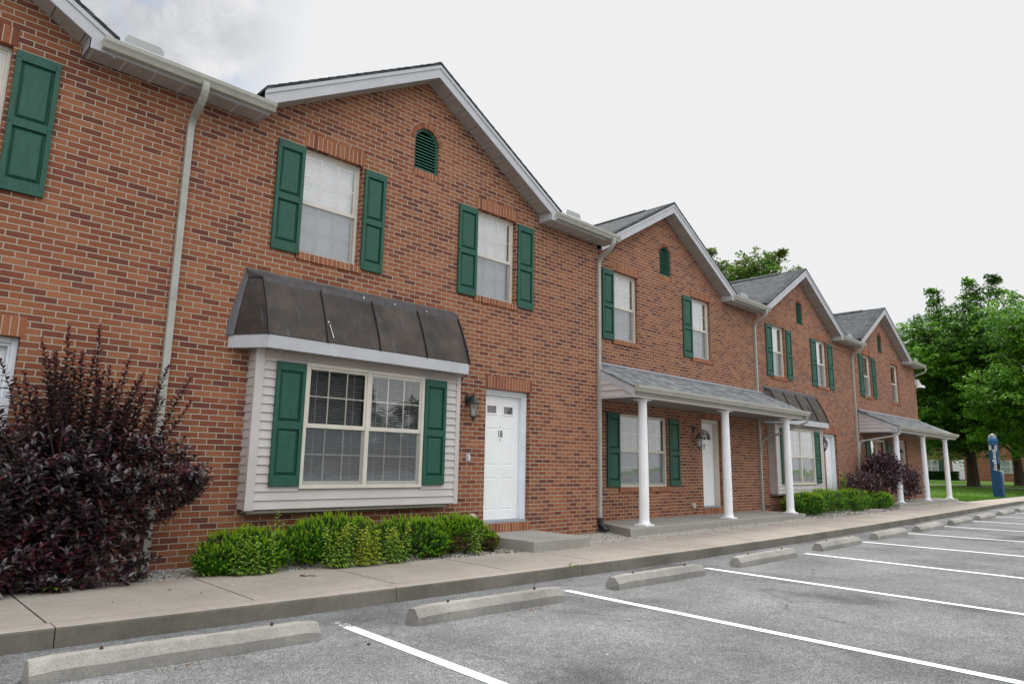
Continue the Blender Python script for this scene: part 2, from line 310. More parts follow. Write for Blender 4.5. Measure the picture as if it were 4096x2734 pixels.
def asphalt():
    mt, n, l, b = base_mat('asphalt', (.2,.2,.2), .85, .3)
    g = n('ShaderNodeNewGeometry')
    v = n('ShaderNodeTexVoronoi', i={'Scale': 125, 'Randomness': 1}); l(g.outputs['Position'], v.inputs['Vector'])
    cr = n('ShaderNodeValToRGB'); e = cr.color_ramp.elements
    e[0].position = 0; e[0].color = (.118,.119,.119,1); e[1].position = 1; e[1].color = (.39,.393,.395,1); k = e.new(.55); k.color = (.215,.217,.218,1)
    sv_ = n('ShaderNodeSeparateColor'); l(v.outputs['Color'], sv_.inputs[0]); l(sv_.outputs[0], cr.inputs[0])
    dk = n('ShaderNodeMapRange', i={1: .25, 2: .55, 3: 1.05, 4: .62}); l(v.outputs['Distance'], dk.inputs[0])
    s = n('ShaderNodeTexNoise', i={'Scale': .8, 'Detail': 7, 'Roughness': .62}); l(g.outputs['Position'], s.inputs['Vector'])
    v2 = n('ShaderNodeMapRange', i={1: .3, 2: .7, 3: .66, 4: 1.22}); l(s.outputs['Fac'], v2.inputs[0])
    s3 = n('ShaderNodeTexNoise', i={'Scale': 9, 'Detail': 8, 'Roughness': .75}); l(g.outputs['Position'], s3.inputs['Vector'])
    v4 = n('ShaderNodeMapRange', i={1: .3, 2: .7, 3: .80, 4: 1.2}); l(s3.outputs['Fac'], v4.inputs[0])
    mp = n('ShaderNodeMapping'); mp.inputs['Scale'].default_value = (1.0, .75, 1); mp.inputs['Location'].default_value = (.35, .1, 0); l(g.outputs['Position'], mp.inputs[0])
    s2 = n('ShaderNodeTexNoise', i={'Scale': .62, 'Detail': 4, 'Roughness': .5, 'Distortion': .3}); l(mp.outputs[0], s2.inputs['Vector'])
    v3 = n('ShaderNodeMapRange', i={1: .54, 2: .70, 3: 1, 4: .42}); l(s2.outputs['Fac'], v3.inputs[0])
    a = n('ShaderNodeMath', op='MULTIPLY'); l(v2.outputs[0], a.inputs[0]); l(v3.outputs[0], a.inputs[1])
    a1 = n('ShaderNodeMath', op='MULTIPLY'); l(a.outputs[0], a1.inputs[0]); l(v4.outputs[0], a1.inputs[1])
    a2 = n('ShaderNodeMath', op='MULTIPLY'); l(a1.outputs[0], a2.inputs[0]); l(dk.outputs[0], a2.inputs[1])
    sc = n('ShaderNodeVectorMath', op='SCALE'); l(cr.outputs[0], sc.inputs[0]); l(a2.outputs[0], sc.inputs['Scale'])
    # fine cracks
    cv = n('ShaderNodeTexVoronoi', i={'Scale': .42}); cv.feature = 'DISTANCE_TO_EDGE'
    cw = n('ShaderNodeVectorMath', op='MULTIPLY_ADD'); cw.inputs[1].default_value = (.35,.35,0); l(s3.outputs['Color'], cw.inputs[0]); l(g.outputs['Position'], cw.inputs[2]); l(cw.outputs[0], cv.inputs['Vector'])
    cm = n('ShaderNodeMapRange', i={1: .0, 2: .008, 3: .75, 4: 0}); l(cv.outputs['Distance'], cm.inputs[0])
    ck = n('ShaderNodeMath', op='MULTIPLY'); l(cm.outputs[0], ck.inputs[0])
    cg = n('ShaderNodeMapRange', i={1: .45, 2: .55, 3: 0, 4: 1}); l(s.outputs['Fac'], cg.inputs[0]); l(cg.outputs[0], ck.inputs[1])
    mx = n('ShaderNodeMixRGB', i={2: (.035,.035,.035,1)}); l(ck.outputs[0], mx.inputs[0]); l(sc.outputs[0], mx.inputs[1])
    l(mx.outputs[0], b.inputs['Base Color'])
    bp = n('ShaderNodeBump', i={'Strength': .7, 'Distance': .006}); iv = n('ShaderNodeMath', op='MULTIPLY', i={1: -1}); l(v.outputs['Distance'], iv.inputs[0]); l(iv.outputs[0], bp.inputs['Height']); l(bp.outputs[0], b.inputs['Normal'])
asphalt()
def paint():
    mt = bpy.data.materials.new('line_paint'); mt.use_nodes = True; nt = mt.node_tree; n, l = nodes(nt); b = nt.nodes['Principled BSDF']; out = nt.nodes['Material Output']
    b.inputs['Base Color'].default_value = (.84,.85,.86,1); b.inputs['Roughness'].default_value = .7
    g = n('ShaderNodeNewGeometry'); s = n('ShaderNodeTexNoise', i={'Scale': 38, 'Detail': 6, 'Roughness': .75}); l(g.outputs['Position'], s.inputs['Vector'])
    sp = n('ShaderNodeSeparateXYZ'); l(g.outputs['Position'], sp.inputs[0])
    w = n('ShaderNodeMapRange', i={1: -3.15, 2: -2.9, 3: .345, 4: .56}); l(sp.outputs[1], w.inputs[0])
    c = n('ShaderNodeMath', op='LESS_THAN'); l(s.outputs['Fac'], c.inputs[0]); l(w.outputs[0], c.inputs[1])
    tr = n('ShaderNodeBsdfTransparent'); mx = n('ShaderNodeMixShader'); l(c.outputs[0], mx.inputs[0]); l(b.outputs[0], mx.inputs[1]); l(tr.outputs[0], mx.inputs[2]); l(mx.outputs[0], out.inputs[0])
    MAT['line_paint'] = mt
paint()
def grass():
    mt, n, l, b, mx = noisy('lawn', (.070,.155,.018), (.115,.215,.026), .9, .8, 6, 0, spec=.15)
    g = n('ShaderNodeNewGeometry'); s = n('ShaderNodeTexNoise', i={'Scale': 22, 'Detail': 6, 'Roughness': .8}); l(g.outputs['Position'], s.inputs['Vector'])
    v = n('ShaderNodeMapRange', i={1: .3, 2: .7, 3: .55, 4: 1.4}); l(s.outputs['Fac'], v.inputs[0])
    sc = n('ShaderNodeVectorMath', op='SCALE'); l(mx.outputs[0], sc.inputs[0]); l(v.outputs[0], sc.inputs['Scale']); l(sc.outputs[0], b.inputs['Base Color'])
    bp = n('ShaderNodeBump', i={'Strength': 1, 'Distance': .05}); l(s.outputs['Fac'], bp.inputs['Height']); l(bp.outputs[0], b.inputs['Normal'])
grass()
noisy('gravel_bed', (.20,.185,.16), (.10,.085,.065), .95, 40, 6, .8, 60, .2)
noisy('mulch', (.085,.048,.028), (.045,.028,.018), .95, 40, 6, .8, 60, .2)
def pebm():
    mt, n, l, b = base_mat('pebble', (.4,.4,.4), .8, .3)
    g = n('ShaderNodeNewGeometry'); cr = n('ShaderNodeValToRGB'); e = cr.color_ramp.elements
    e[0].color = (.22,.21,.195,1); e[1].color = (.62,.61,.58,1)
    for p, c in ((.25,(.36,.345,.32)), (.5,(.46,.44,.41)), (.7,(.40,.34,.27)), (.85,(.30,.25,.20))):
        k = e.new(p); k.color = (*c, 1)
    l(g.outputs['Random Per Island'], cr.inputs[0]); l(cr.outputs[0], b.inputs['Base Color'])
pebm()

# ------------------------------------------------------------------ mesh tools
class MB:
    def __init__(s): s.v = []; s.f = []; s.m = []; s.names = []
    def mi(s, name):
        if name not in s.names: s.names.append(name)
        return s.names.index(name)
    def add(s, vs, fs, mat):
        k = len(s.v); i = s.mi(mat)
        s.v += [tuple(p) for p in vs]
        for f in fs: s.f.append(tuple(k+q for q in f)); s.m.append(i)
    def quad(s, a, b, c, d, mat): s.add((a, b, c, d), ((0, 1, 2, 3),), mat)
    def box(s, x0, x1, y0, y1, z0, z1, mat, faces='xXyYzZ'):
        v = [(x, y, z) for z in (z0, z1) for y in (y0, y1) for x in (x0, x1)]
        F = {'x': (0, 4, 6, 2), 'X': (1, 3, 7, 5), 'y': (0, 1, 5, 4), 'Y': (2, 6, 7, 3), 'z': (0, 2, 3, 1), 'Z': (4, 5, 7, 6)}
        s.add(v, [F[c] for c in faces], mat)
    def prism(s, prof, a, b, mat, caps=True):
        # prof = list of 3D offsets; extruded from a to b
        n = len(prof); A = [Vector(a)+Vector(p) for p in prof]; B = [Vector(b)+Vector(p) for p in prof]
        fs = [(i, (i+1) % n, n+(i+1) % n, n+i) for i in range(n)]
        if caps: fs += [tuple(range(n))[::-1], tuple(range(n, 2*n))]
        s.add(A+B, fs, mat)
    def sweep(s, path, prof, mat, upv=Vector((1, 0, 0)), caps=True):
        # prof 2D (a along side vector, b along normal)
        path = [Vector(p) for p in path]; rings = []
        for i, p in enumerate(path):
            t = (path[min(i+1, len(path)-1)] - path[max(i-1, 0)]).normalized()
            sd = (upv - t*upv.dot(t)).normalized(); nn = t.cross(sd)
            rings.append([p + sd*a + nn*b for a, b in prof])
        n = len(prof); vs = [q for r in rings for q in r]
        fs = [(k*n+i, k*n+(i+1) % n, (k+1)*n+(i+1) % n, (k+1)*n+i) for k in range(len(path)-1) for i in range(n)]
        if caps: fs += [tuple(range(n))[::-1], tuple(range((len(path)-1)*n, len(path)*n))]
        s.add(vs, fs, mat)
    def tube(s, path, rad, mat, n=6, caps=True):
        path = [Vector(p) for p in path]; vs = []
        if not isinstance(rad, (list, tuple)): rad = [rad]*len(path)
        t0 = (path[-1]-path[0]).normalized()
        ref = Vector((1, 0, 0)) if abs(t0.x) < .7 else Vector((0, 1, 0))
        for i, p in enumerate(path):
            t = (path[min(i+1, len(path)-1)] - path[max(i-1, 0)]).normalized()
            a = (ref - t*ref.dot(t)).normalized(); b = t.cross(a)
            vs += [p + (a*math.cos(2*math.pi*j/n) + b*math.sin(2*math.pi*j/n))*rad[i] for j in range(n)]
        fs = [(k*n+i, k*n+(i+1) % n, (k+1)*n+(i+1) % n, (k+1)*n+i) for k in range(len(path)-1) for i in range(n)]
        if caps: fs += [tuple(range(n))[::-1], tuple(range((len(path)-1)*n, len(path)*n))]
        s.add(vs, fs, mat)
    def lathe(s, prof, c, mat, n=16, flute=0):
        c = Vector(c); vs = []
        for r, z in prof:
            for j in range(n):
                rr = r*(1 - (flute if j % 2 else 0)); vs.append(c + Vector((rr*math.cos(2*math.pi*j/n), rr*math.sin(2*math.pi*j/n), z)))
        fs = [(k*n+i, k*n+(i+1) % n, (k+1)*n+(i+1) % n, (k+1)*n+i) for k in range(len(prof)-1) for i in range(n)]
        fs += [tuple(range(n))[::-1], tuple(range((len(prof)-1)*n, len(prof)*n))]
        s.add(vs, fs, mat)
    def build(s, name, parent=None, bevel=0, smooth=False):
        me = bpy.data.meshes.new(name); me.from_pydata(s.v, [], s.f)
        for q in s.names: me.materials.append(MAT[q])
        me.polygons.foreach_set('material_index', s.m)
        if smooth: me.polygons.foreach_set('use_smooth', [True]*len(s.f))
        me.update()
        o = bpy.data.objects.new(name, me); col.objects.link(o)
        if parent: o.parent = parent
        if bevel:
            b = o.modifiers.new('bevel', 'BEVEL'); b.width = bevel; b.segments = 2; b.limit_method = 'ANGLE'; b.angle_limit = R(40)
        return o
def tag(o, label=None, cat=None, group=None, kind=None):
    if label: o['label'] = label
    if cat: o['category'] = cat
    if group: o['group'] = group
    if kind: o['kind'] = kind
    return o
def thing(name, label, cat, loc=(0, 0, 0), group=None):
    o = bpy.data.objects.new(name, None); col.objects.link(o); o.location = loc; o.empty_display_size = .2
    return tag(o, label, cat, group)

# ------------------------------------------------------------------ ground
def g(x, y=None):
    x = min(max(x, -6), 38.)
    z = -.1292 - .0133*x + .0912*(x/10)**2 - .0146*(x/10)**3
    if y is not None: z += -.0168*(max(y, -25) + 2.2071)
    return z
def yo(x):
    x = min(max(x, -20), 36.)
    return -.0304*x + .093*(x/10)**2
YC = -2.2071
def lerp(x, pts):
    if x <= pts[0][0]: return pts[0][1]
    for (a, p), (b, q) in zip(pts, pts[1:]):
        if x <= b: return p + (q-p)*(x-a)/(b-a)
    return pts[-1][1]
WB = [(-20, -.62), (1.27, -.66), (2.9, -.72), (4.4, -.88), (6.03, -1.03), (7.3, -1.12), (8.7, -1.17), (11.25, -1.13), (15, -1.12), (21, -1.2), (31.4, -1.1), (44.2, -.97), (60, -.9)]
def wb(x): return lerp(x, WB)
def curb_z(x): return g(x) + .143
def strip(name, xs, ya, yb, za, zb, mat, nsub=1, kind='structure'):
    mb = MB()
    for x0, x1 in zip(xs, xs[1:]):
        for k in range(nsub):
            t0, t1 = k/nsub, (k+1)/nsub
            P = []
            for x, t in ((x0, t0), (x1, t0), (x1, t1), (x0, t1)):
                P.append((x, ya(x)*(1-t)+yb(x)*t, za(x)*(1-t)+zb(x)*t))
            mb.quad(*P, mat)
    return tag(mb.build(name), kind=kind)
def frange(a, b, n): return [a+(b-a)*i/n for i in range(n+1)]

def lawn_z(x, y):
    z = lerp(x, [(30, .03), (38, .0), (44, -.06), (60, .2), (75, .3), (200, .35), (2000, 1)])
    if y < -1.6 and x < 52: z -= .35
    elif y < -8.4 and x < 115: z -= .9
    if x < 32.2: z -= .6
    return z
def build_ground():
    xs = [-400, -150, -60, -20, 0, 10, 20, 28, 32.15, 32.25, 34, 36, 38, 40, 42, 44, 47, 50, 51.9, 52.1, 55, 60, 65, 70, 75, 90, 120, 200, 400, 900]
    ys = [-600, -250, -100, -50, -25, -12, -8.5, -8.3, -6, -3, -1.65, -1.55, -1.0, 0, 1, 3, 6, 10, 15, 25, 50, 100, 250, 700]
    mb = MB(); nx = len(xs)
    mb.add([(x, y, lawn_z(x, y)) for y in ys for x in xs], [(j*nx+i, j*nx+i+1, (j+1)*nx+i+1, (j+1)*nx+i) for j in range(len(ys)-1) for i in range(nx-1)], 'lawn')
    tag(mb.build('lawn'), kind='structure')
    # asphalt
    xs = [-150, -60, -30] + frange(-12, 40, 40) + [46, 52]
    mb = MB(); ysr = [0, .4, 1, 2, 4, 7, 12, 20, 45]
    mb.add([(x, YC+yo(x)-d + (.02 if d == 0 else 0), g(x, YC+yo(x)-d)) for d in ysr for x in xs], [(j*len(xs)+i, (j+1)*len(xs)+i, (j+1)*len(xs)+i+1, j*len(xs)+i+1) for j in range(len(ysr)-1) for i in range(len(xs)-1)], 'asphalt')
    tag(mb.build('parking_lot', smooth=True), kind='structure')
    mb = MB(); yy = [-8.45, -12, -20, -47]; xx = [52, 60, 75, 90, 114]  # asphalt added out of view so the panes mirror grey instead of lawn
    for a, b in zip(xx, xx[1:]):
        for c, d in zip(yy, yy[1:]): mb.quad((a, d, g(a, d)), (b, d, g(b, d)), (b, c, g(b, c)), (a, c, g(a, c)), 'asphalt')
    tag(mb.build('unseen_asphalt'), kind='structure')
    # curb : rounded nose
    mb = MB(); joints = [-40, -20, -7.2, -4.3, -1.45, 1.35, 4.215, 7.01, 9.9, 12.84, 15.7, 18.6, 21.4, 24.3, 27.2, 30.1, 33, 36, 39, 42, 45, 48, 52]
    for a, b in zip(joints, joints[1:]):
        xs = frange(a+.004, b-.004, 6)
        prof = [(.17, .0), (.022, -.001), (.006, -.006), (0, -.02), (-.012, -.16), (-.012, -.30)]
        for x0, x1 in zip(xs, xs[1:]):
            for k, ((d0, z0), (d1, z1)) in enumerate(zip(prof, prof[1:])):
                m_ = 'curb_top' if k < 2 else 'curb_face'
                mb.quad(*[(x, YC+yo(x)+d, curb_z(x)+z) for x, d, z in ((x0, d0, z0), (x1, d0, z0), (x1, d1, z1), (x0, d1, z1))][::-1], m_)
        for x in (a+.004, b-.004):
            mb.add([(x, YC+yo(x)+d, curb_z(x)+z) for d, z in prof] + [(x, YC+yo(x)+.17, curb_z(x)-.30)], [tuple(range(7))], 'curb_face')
    tag(mb.build('curb'), kind='structure')
    # sidewalk panels with tooled joints
    mb = MB(); js = [-40, -20, -10, -4.6, -3.1, -1.6, -.12, 1.33, 2.86, 4.32, 5.90, 7.42, 8.9, 10.4, 11.9, 13.4, 14.95, 16.5] + [18+1.55*i for i in range(22)] + [52]
    for a, b in zip(js, js[1:]):
        gq = .007
        xs = frange(a+gq, b-gq, 4)
        for x0, x1 in zip(xs, xs[1:]):
            f = lambda x: (x - .06*(0), YC+yo(x)+.172, curb_z(x))
            P = [(x0, YC+yo(x0)+.176, curb_z(x0)), (x1, YC+yo(x1)+.176, curb_z(x1)), (x1, wb(x1), curb_z(x1)+.014), (x0, wb(x0), curb_z(x0)+.014)]
            mb.quad(*P, 'sidewalk')
            mb.quad(P[3], P[2], (x1, wb(x1), curb_z(x1)-.1), (x0, wb(x0), curb_z(x0)-.1), 'sidewalk')
        for x in (a+gq, b-gq):
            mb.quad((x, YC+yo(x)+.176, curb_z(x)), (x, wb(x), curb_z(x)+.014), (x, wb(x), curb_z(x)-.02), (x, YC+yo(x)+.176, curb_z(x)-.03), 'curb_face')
    xs = frange(-40, 52, 60)
    for x0, x1 in zip(xs, xs[1:]):
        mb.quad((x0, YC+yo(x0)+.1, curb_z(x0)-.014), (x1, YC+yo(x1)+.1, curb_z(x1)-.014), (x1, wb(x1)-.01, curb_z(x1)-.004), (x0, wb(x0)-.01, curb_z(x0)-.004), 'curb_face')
    tag(mb.build('sidewalk'), kind='structure')
    # gravel bed with a mulch patch
    xs = frange(-10, 32.3, 120)
    mb = MB()
    for x0, x1 in zip(xs, xs[1:]):
        mm = 'mulch' if 4.2 < x0 < 8.0 and not 5.2 < x0 < 5.6 else 'gravel_bed'
        for t0, t1 in ((0, .5), (.5, 1)):
            P = []
            for x, t in ((x0, t0), (x1, t0), (x1, t1), (x0, t1)):
                yb = .02 if x < 10.5 else .42
                P.append((x, (wb(x)-.01)*(1-t)+yb*t, curb_z(x)-.012+.02*t))
            mb.quad(*P, mm)
    tag(mb.build('gravel_bed'), kind='structure')
build_ground()

ICO = []
def ico():
    bm = bmesh.new(); bmesh.ops.create_icosphere(bm, subdivisions=1, radius=1)
    v = [p.co.copy() for p in bm.verts]; f = [tuple(q.index for q in p.verts) for p in bm.faces]; bm.free(); return v, f
IV, IF = ico()
def pebble_into(mb, p, r, mat='pebble', flat=.6):
    a = random.random()*6.28; ca, sa = math.cos(a), math.sin(a); sx, sy, sz = r*random.uniform(.8, 1.4), r*random.uniform(.7, 1), r*flat*random.uniform(.7, 1.1)
    tl = random.uniform(-.4, .4)
    vs = []
    for q in IV:
        k = random.uniform(.85, 1.12); x, y, z = q.x*sx*k, q.y*sy*k, q.z*sz*k
        vs.append((p[0]+x*ca-y*sa, p[1]+x*sa+y*ca, p[2]+z+x*tl))
    mb.add(vs, IF, mat)
def gravel():
    mb = MB()
    def band(x0, x1, n, r0, r1, ylo, yhi):
        for _ in range(n):
            x = random.uniform(x0, x1); t = random.random()
            y = ylo(x)*(1-t)+yhi(x)*t
            if 4.3 < x < 7.9 and random.random() < .45: continue
            pebble_into(mb, (x, y, curb_z(x)-.010+.02*t+random.uniform(0, .010)), random.uniform(r0, r1))
    w = lambda x: wb(x)+.015
    band(2.0, 10.4, 15000, .008, .019, w, lambda x: -.005)
    band(8.5, 10.8, 3500, .009, .020, w, lambda x: -.0)
    band(10.3, 17.8, 6500, .011, .021, w, lambda x: -.80)
    band(17.6, 25.5, 3500, .012, .024, w, lambda x: .3)
    band(24.5, 32.3, 3000, .014, .026, w, lambda x: -.79)
    tag(mb.build('gravel'), 'loose pale river gravel filling the bed between the brick wall and the sidewalk', 'gravel', kind='stuff')
gravel()

# painted bay lines
LN = [((3.283,-2.76),(3.072,-4.973)), ((6.008,-2.947),(5.443,-7.165)), ((8.834,-3.051),(8.125,-6.734)), ((11.634,-3.257),(10.931,-6.284)), ((14.38,-3.213),(13.772,-5.83)), ((17.05,-3.229),(16.634,-5.372)), ((19.849,-3.262),(19.433,-4.925)), ((22.45,-3.30),(22.1,-4.6)), ((25.2,-3.32),(24.9,-4.6)), ((28.0,-3.32),(27.75,-4.6)), ((30.7,-3.32),(30.5,-4.6))]
for i, (a, b) in enumerate(LN):
    mb = MB(); d = Vector((b[0]-a[0], b[1]-a[1])).normalized(); w = .048
    nrm = Vector((-d.y, d.x))*w; L = 5.9
    n_ = 14; vs = []
    for k in range(n_+1):
        p = Vector(a) + d*(L*k/n_)
        for s_ in (-1, 1):
            q = p + nrm*s_ + Vector((random.uniform(-.002, .002), 0)); vs.append((q.x, q.y, g(q.x, q.y)+.004))
    mb.add(vs, [(2*k, 2*k+1, 2*k+3, 2*k+2) for k in range(n_)], 'line_paint')
    tag(mb.build('parking_line'), kind='structure')

# wheel stops
STP = [(1.03, 2.86, -3.20, -3.27), (3.72, 5.50, -3.34, -3.40), (6.47, 8.24, -3.35, -3.40), (9.27, 11.1, -3.36, -3.36), (12.2, 14.0, -3.33, -3.33), (15.0, 16.83, -3.31, -3.31), (17.6, 19.4, -3.36, -3.36), (20.42, 22.25, -3.36, -3.36), (23.0, 24.8, -3.4, -3.4), (25.8, 27.6, -3.4, -3.4), (28.5, 30.3, -3.4, -3.4)]
SLB = ['long concrete wheel stop at the bottom left, nearest the camera below the purple shrub', 'concrete wheel stop second from the left, in front of the bay window', 'third concrete wheel stop from the left, below the front step of door 18', 'fourth concrete wheel stop from the left, below the corner of the porch slab',
       'fifth concrete wheel stop from the left, below the middle column of the near porch', 'sixth concrete wheel stop from the left, below the rounded green bushes', 'seventh concrete wheel stop from the left along the curb', 'eighth concrete wheel stop from the left, below the far purple shrub',
       'ninth concrete wheel stop from the left, small in the distance', 'tenth concrete wheel stop, last but one at the right edge', 'farthest concrete wheel stop, at the right edge of the picture']
for i, ((x0, x1, y0, y1), lb) in enumerate(zip(STP, SLB)):
    t = thing('wheel_stop', lb, 'wheel stop', ((x0+x1)/2, (y0+y1)/2, g((x0+x1)/2, y0)), 'concrete wheel stops along the curb')
    L = (x1-x0)/2; sl = (y1-y0)/(x1-x0)
    prof = [(.0, 0), (.004, .068), (.050, .128), (.062, .135), (.128, .135), (.140, .128), (.186, .068), (.19, 0)]
    mb = MB(); nn = 14; vs = []
    rs = random.Random(i)
    for k in range(nn+1):
        s_ = -L + 2*L*k/nn
        ends = .012 if k in (0, nn) else 0
        for (d, z) in prof:
            zz = z - ends*(z > .05)
            vs.append((s_ + (rs.uniform(-.008, .008) if k in (0, nn) else 0), d + sl*s_ + rs.uniform(-.0025, .0025), zz + (g(x0+L+s_)-g(x0+L)) + (rs.uniform(-.003, .003) if z > 0 else -.01)))
    m_ = len(prof)
    fs = [(k*m_+j, (k+1)*m_+j, (k+1)*m_+j+1, k*m_+j+1) for k in range(nn) for j in range(m_-1)] + [tuple(range(m_)), tuple(range(nn*m_, (nn+1)*m_))[::-1]]
    mb.add(vs, fs, 'stop_concrete')
    mb.build('stop_block', t, bevel=.006)
    if i < 5:
        for s_ in (-.58*L, .62*L):
            p = MB(); p.lathe([(.011, 0), (.011, .022), (.008, .026)], (s_, .095+sl*s_, .13), 'steel_pin', 8); p.build('steel_pin', t)

# ------------------------------------------------------------------ house parts
def brick_row(mb, x0, x1, z0, z1, y, depth, vertical=True, course=.0677, joint=.010):
    """soldier / rowlock course of separate bricks bedded in mortar, face at y"""
    n = max(1, round((x1-x0+joint)/course)); w = (x1-x0+joint)/n
    mb.box(x0, x1, y+.0015, y+depth, z0+.002, z1-.002, 'mortar')
    for i in range(n):
        a = x0+i*w; k = random.choice([0, 0, 1, 1, 2, 2, 2, 4, 4, 8, 0, 3, 5])
        dz = random.uniform(-.002, .002)
        mb.box(a, a+w-joint, y+random.uniform(-.001, .001), y+depth*.9, z0+dz, z1+dz, 'brick_unit_%d' % k)

def shutter(parent, x0, x1, z0, z1, y):
    mb = MB(); t = .036; w = x1-x0; h = z1-z0; yb, yf = y, y-t
    st = .048; zt = z0 + h*.93; zm1 = z0+h*.515; zm0 = z0+h*.455; zb = z0+h*.085
    # stiles and rails
    for a, b in ((x0, x0+st), (x1-st, x1)): mb.box(a, b, yf, yb, z0, z1, 'shutter')
    for a, b in ((z0, zb), (zm0, zm1), (zt, z1)): mb.box(x0+st, x1-st, yf+.001, yb, a, b, 'shutter')
    for a, b in ((zb, zm0), (zm1, zt)):
        X0, X1 = x0+st, x1-st
        mb.box(X0, X1, yb-.006, yb, a, b, 'shutter')
        # raised field with sloping margins
        m1 = .014; m2 = .040; yi = yb-.0065; yo_ = yf+.006
        o = [(X0+m1, yi, a+m1), (X1-m1, yi, a+m1), (X1-m1, yi, b-m1), (X0+m1, yi, b-m1)]
        i_ = [(X0+m2, yo_, a+m2), (X1-m2, yo_, a+m2), (X1-m2, yo_, b-m2), (X0+m2, yo_, b-m2)]
        mb.add(o+i_, [(0, 1, 5, 4), (1, 2, 6, 5), (2, 3, 7, 6), (3, 0, 4, 7), (4, 5, 6, 7)], 'shutter')
    o = mb.build('shutter', parent, bevel=.003)
    for x in (x0+.024, x1-.024):
        for z in (z0+.07, (zm0+zm1)/2, z1-.07):
            s = MB(); s.add([(x+.009*math.cos(q), yf-.004, z+.009*math.sin(q)) for q in frange(0, 6.283, 8)[:8]]+[(x+.012*math.cos(q), yf+.001, z+.012*math.sin(q)) for q in frange(0, 6.283, 8)[:8]], [tuple(range(8))[::-1]]+[(j, (j+1) % 8, 8+(j+1) % 8, 8+j) for j in range(8)], 'shutter')
            s.build('screw_cap', o)
    return o

def sash_window(parent, x0, x1, z0, z1, y, units=1, blinds='closed', screen=True, trim='window_trim', casing=.035, blind_to=None):
    """double-hung window(s), outer frame face at y, frame runs back"""
    f = MB(); c = casing
    f.box(x0, x1, y, y+.09, z1-c, z1, trim); f.box(x0, x1, y-.006, y+.09, z0, z0+c*.9, trim)
    f.box(x0, x0+c, y, y+.09, z0+c*.9, z1-c, trim); f.box(x1-c, x1, y, y+.09, z0+c*.9, z1-c, trim)
    U = []; iw = (x1-x0-2*c-(units-1)*.055)/units
    for u in range(units):
        a = x0+c+u*(iw+.055); U.append((a, a+iw))
        if u: f.box(a-.055, a, y+.004, y+.09, z0+c*.9, z1-c, trim)
    F = f.build('frame', parent, bevel=.003)
    zm = z0 + (z1-z0)*.487
    gl, sb, gr, sc, bl = MB(), MB(), MB(), MB(), MB()
    for a, b in U:
        # upper sash (outer), lower sash (inner)
        for (s0, s1, yy, up_) in ((zm-.012, z1-c, y+.020, 1), (z0+c*.9, zm+.030, y+.045, 0)):
            r = .030; top = r if up_ else .045; bot = .052 if up_ else .05
            sb.box(a, b, yy, yy+.022, s1-top, s1, trim); sb.box(a, b, yy-(.004 if up_ else 0), yy+.022, s0, s0+bot, trim)
            sb.box(a, a+r, yy, yy+.022, s0+bot, s1-top, trim); sb.box(b-r, b, yy, yy+.022, s0+bot, s1-top, trim)
            ga, gb, g0, g1 = a+r, b-r, s0+bot, s1-top
            gl.box(ga, gb, yy+.008, yy+.011, g0, g1, 'glass', 'y')
            k = .0085; yg = yy+.0125
            for q in (1, 2):
                x = ga+(gb-ga)*q/3; gr.box(x-k, x+k, yg, yg+.006, g0, g1, trim)
            z = (g0+g1)/2; gr.box(ga, gb, yg-.0005, yg+.0055, z-k, z+k, trim)
            if not up_ and screen:
                sc.box(a+.004, b-.004, y+.026, y+.0265, z0+c*.9+.01, zm-.014, 'screen', 'y')
        # blinds
        if blinds:
            yb = y+.105; zt = z1-c-.02; zb = z0+c+.02 if blind_to is None else blind_to
            n_ = int((zt-zb)/.0235); tilt = {'closed': .0105, 'open': .0045, 'half': .007}[blinds]
            hw = {'closed': .006, 'open': .0085, 'half': .0095}[blinds]
            rs = random.Random(int(x0*100))
            for i in range(n_):
                z = zt-.02-i*.0235+rs.uniform(-.0008, .0008); sag = .0
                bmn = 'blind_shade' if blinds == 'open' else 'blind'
                if blinds == 'closed': bl.quad((a+.012, yb-.004, z-.0118), (b-.012, yb-.004, z-.0118), (b-.012, yb+.003, z+.0118), (a+.012, yb+.003, z+.0118), 'blind')
                else: bl.quad((a+.012, yb-hw, z-tilt), (b-.012, yb-hw, z-tilt-sag), (b-.012, yb+hw, z+tilt), (a+.012, yb+hw, z+tilt), bmn)
            bl.box(a+.01, b-.01, yb-.014, yb+.014, zt-.012, zt+.012, 'blind')
            bl.box(a+.012, b-.012, yb-.011, yb+.011, zt-.02-n_*.0235-.006, zt-.02-n_*.0235+.006, 'blind')
            for q in (.18, .82):
                x = a+(b-a)*q; bl.box(x-.0012, x+.0012, yb-.014, yb-.0125, zb, zt, 'blind')
    sb.build('sash', parent, bevel=.002); gr.build('grille', parent); gl.build('pane', parent)
    if sc.f: sc.build('insect_screen', parent)
    if bl.f: bl.build('blind', parent)

def window(parent, x0, x1, z0, z1, y, **k):
    e = bpy.data.objects.new('window', None); col.objects.link(e); e.parent = parent
    sash_window(e, x0, x1, z0, z1, y, **k)
    return e

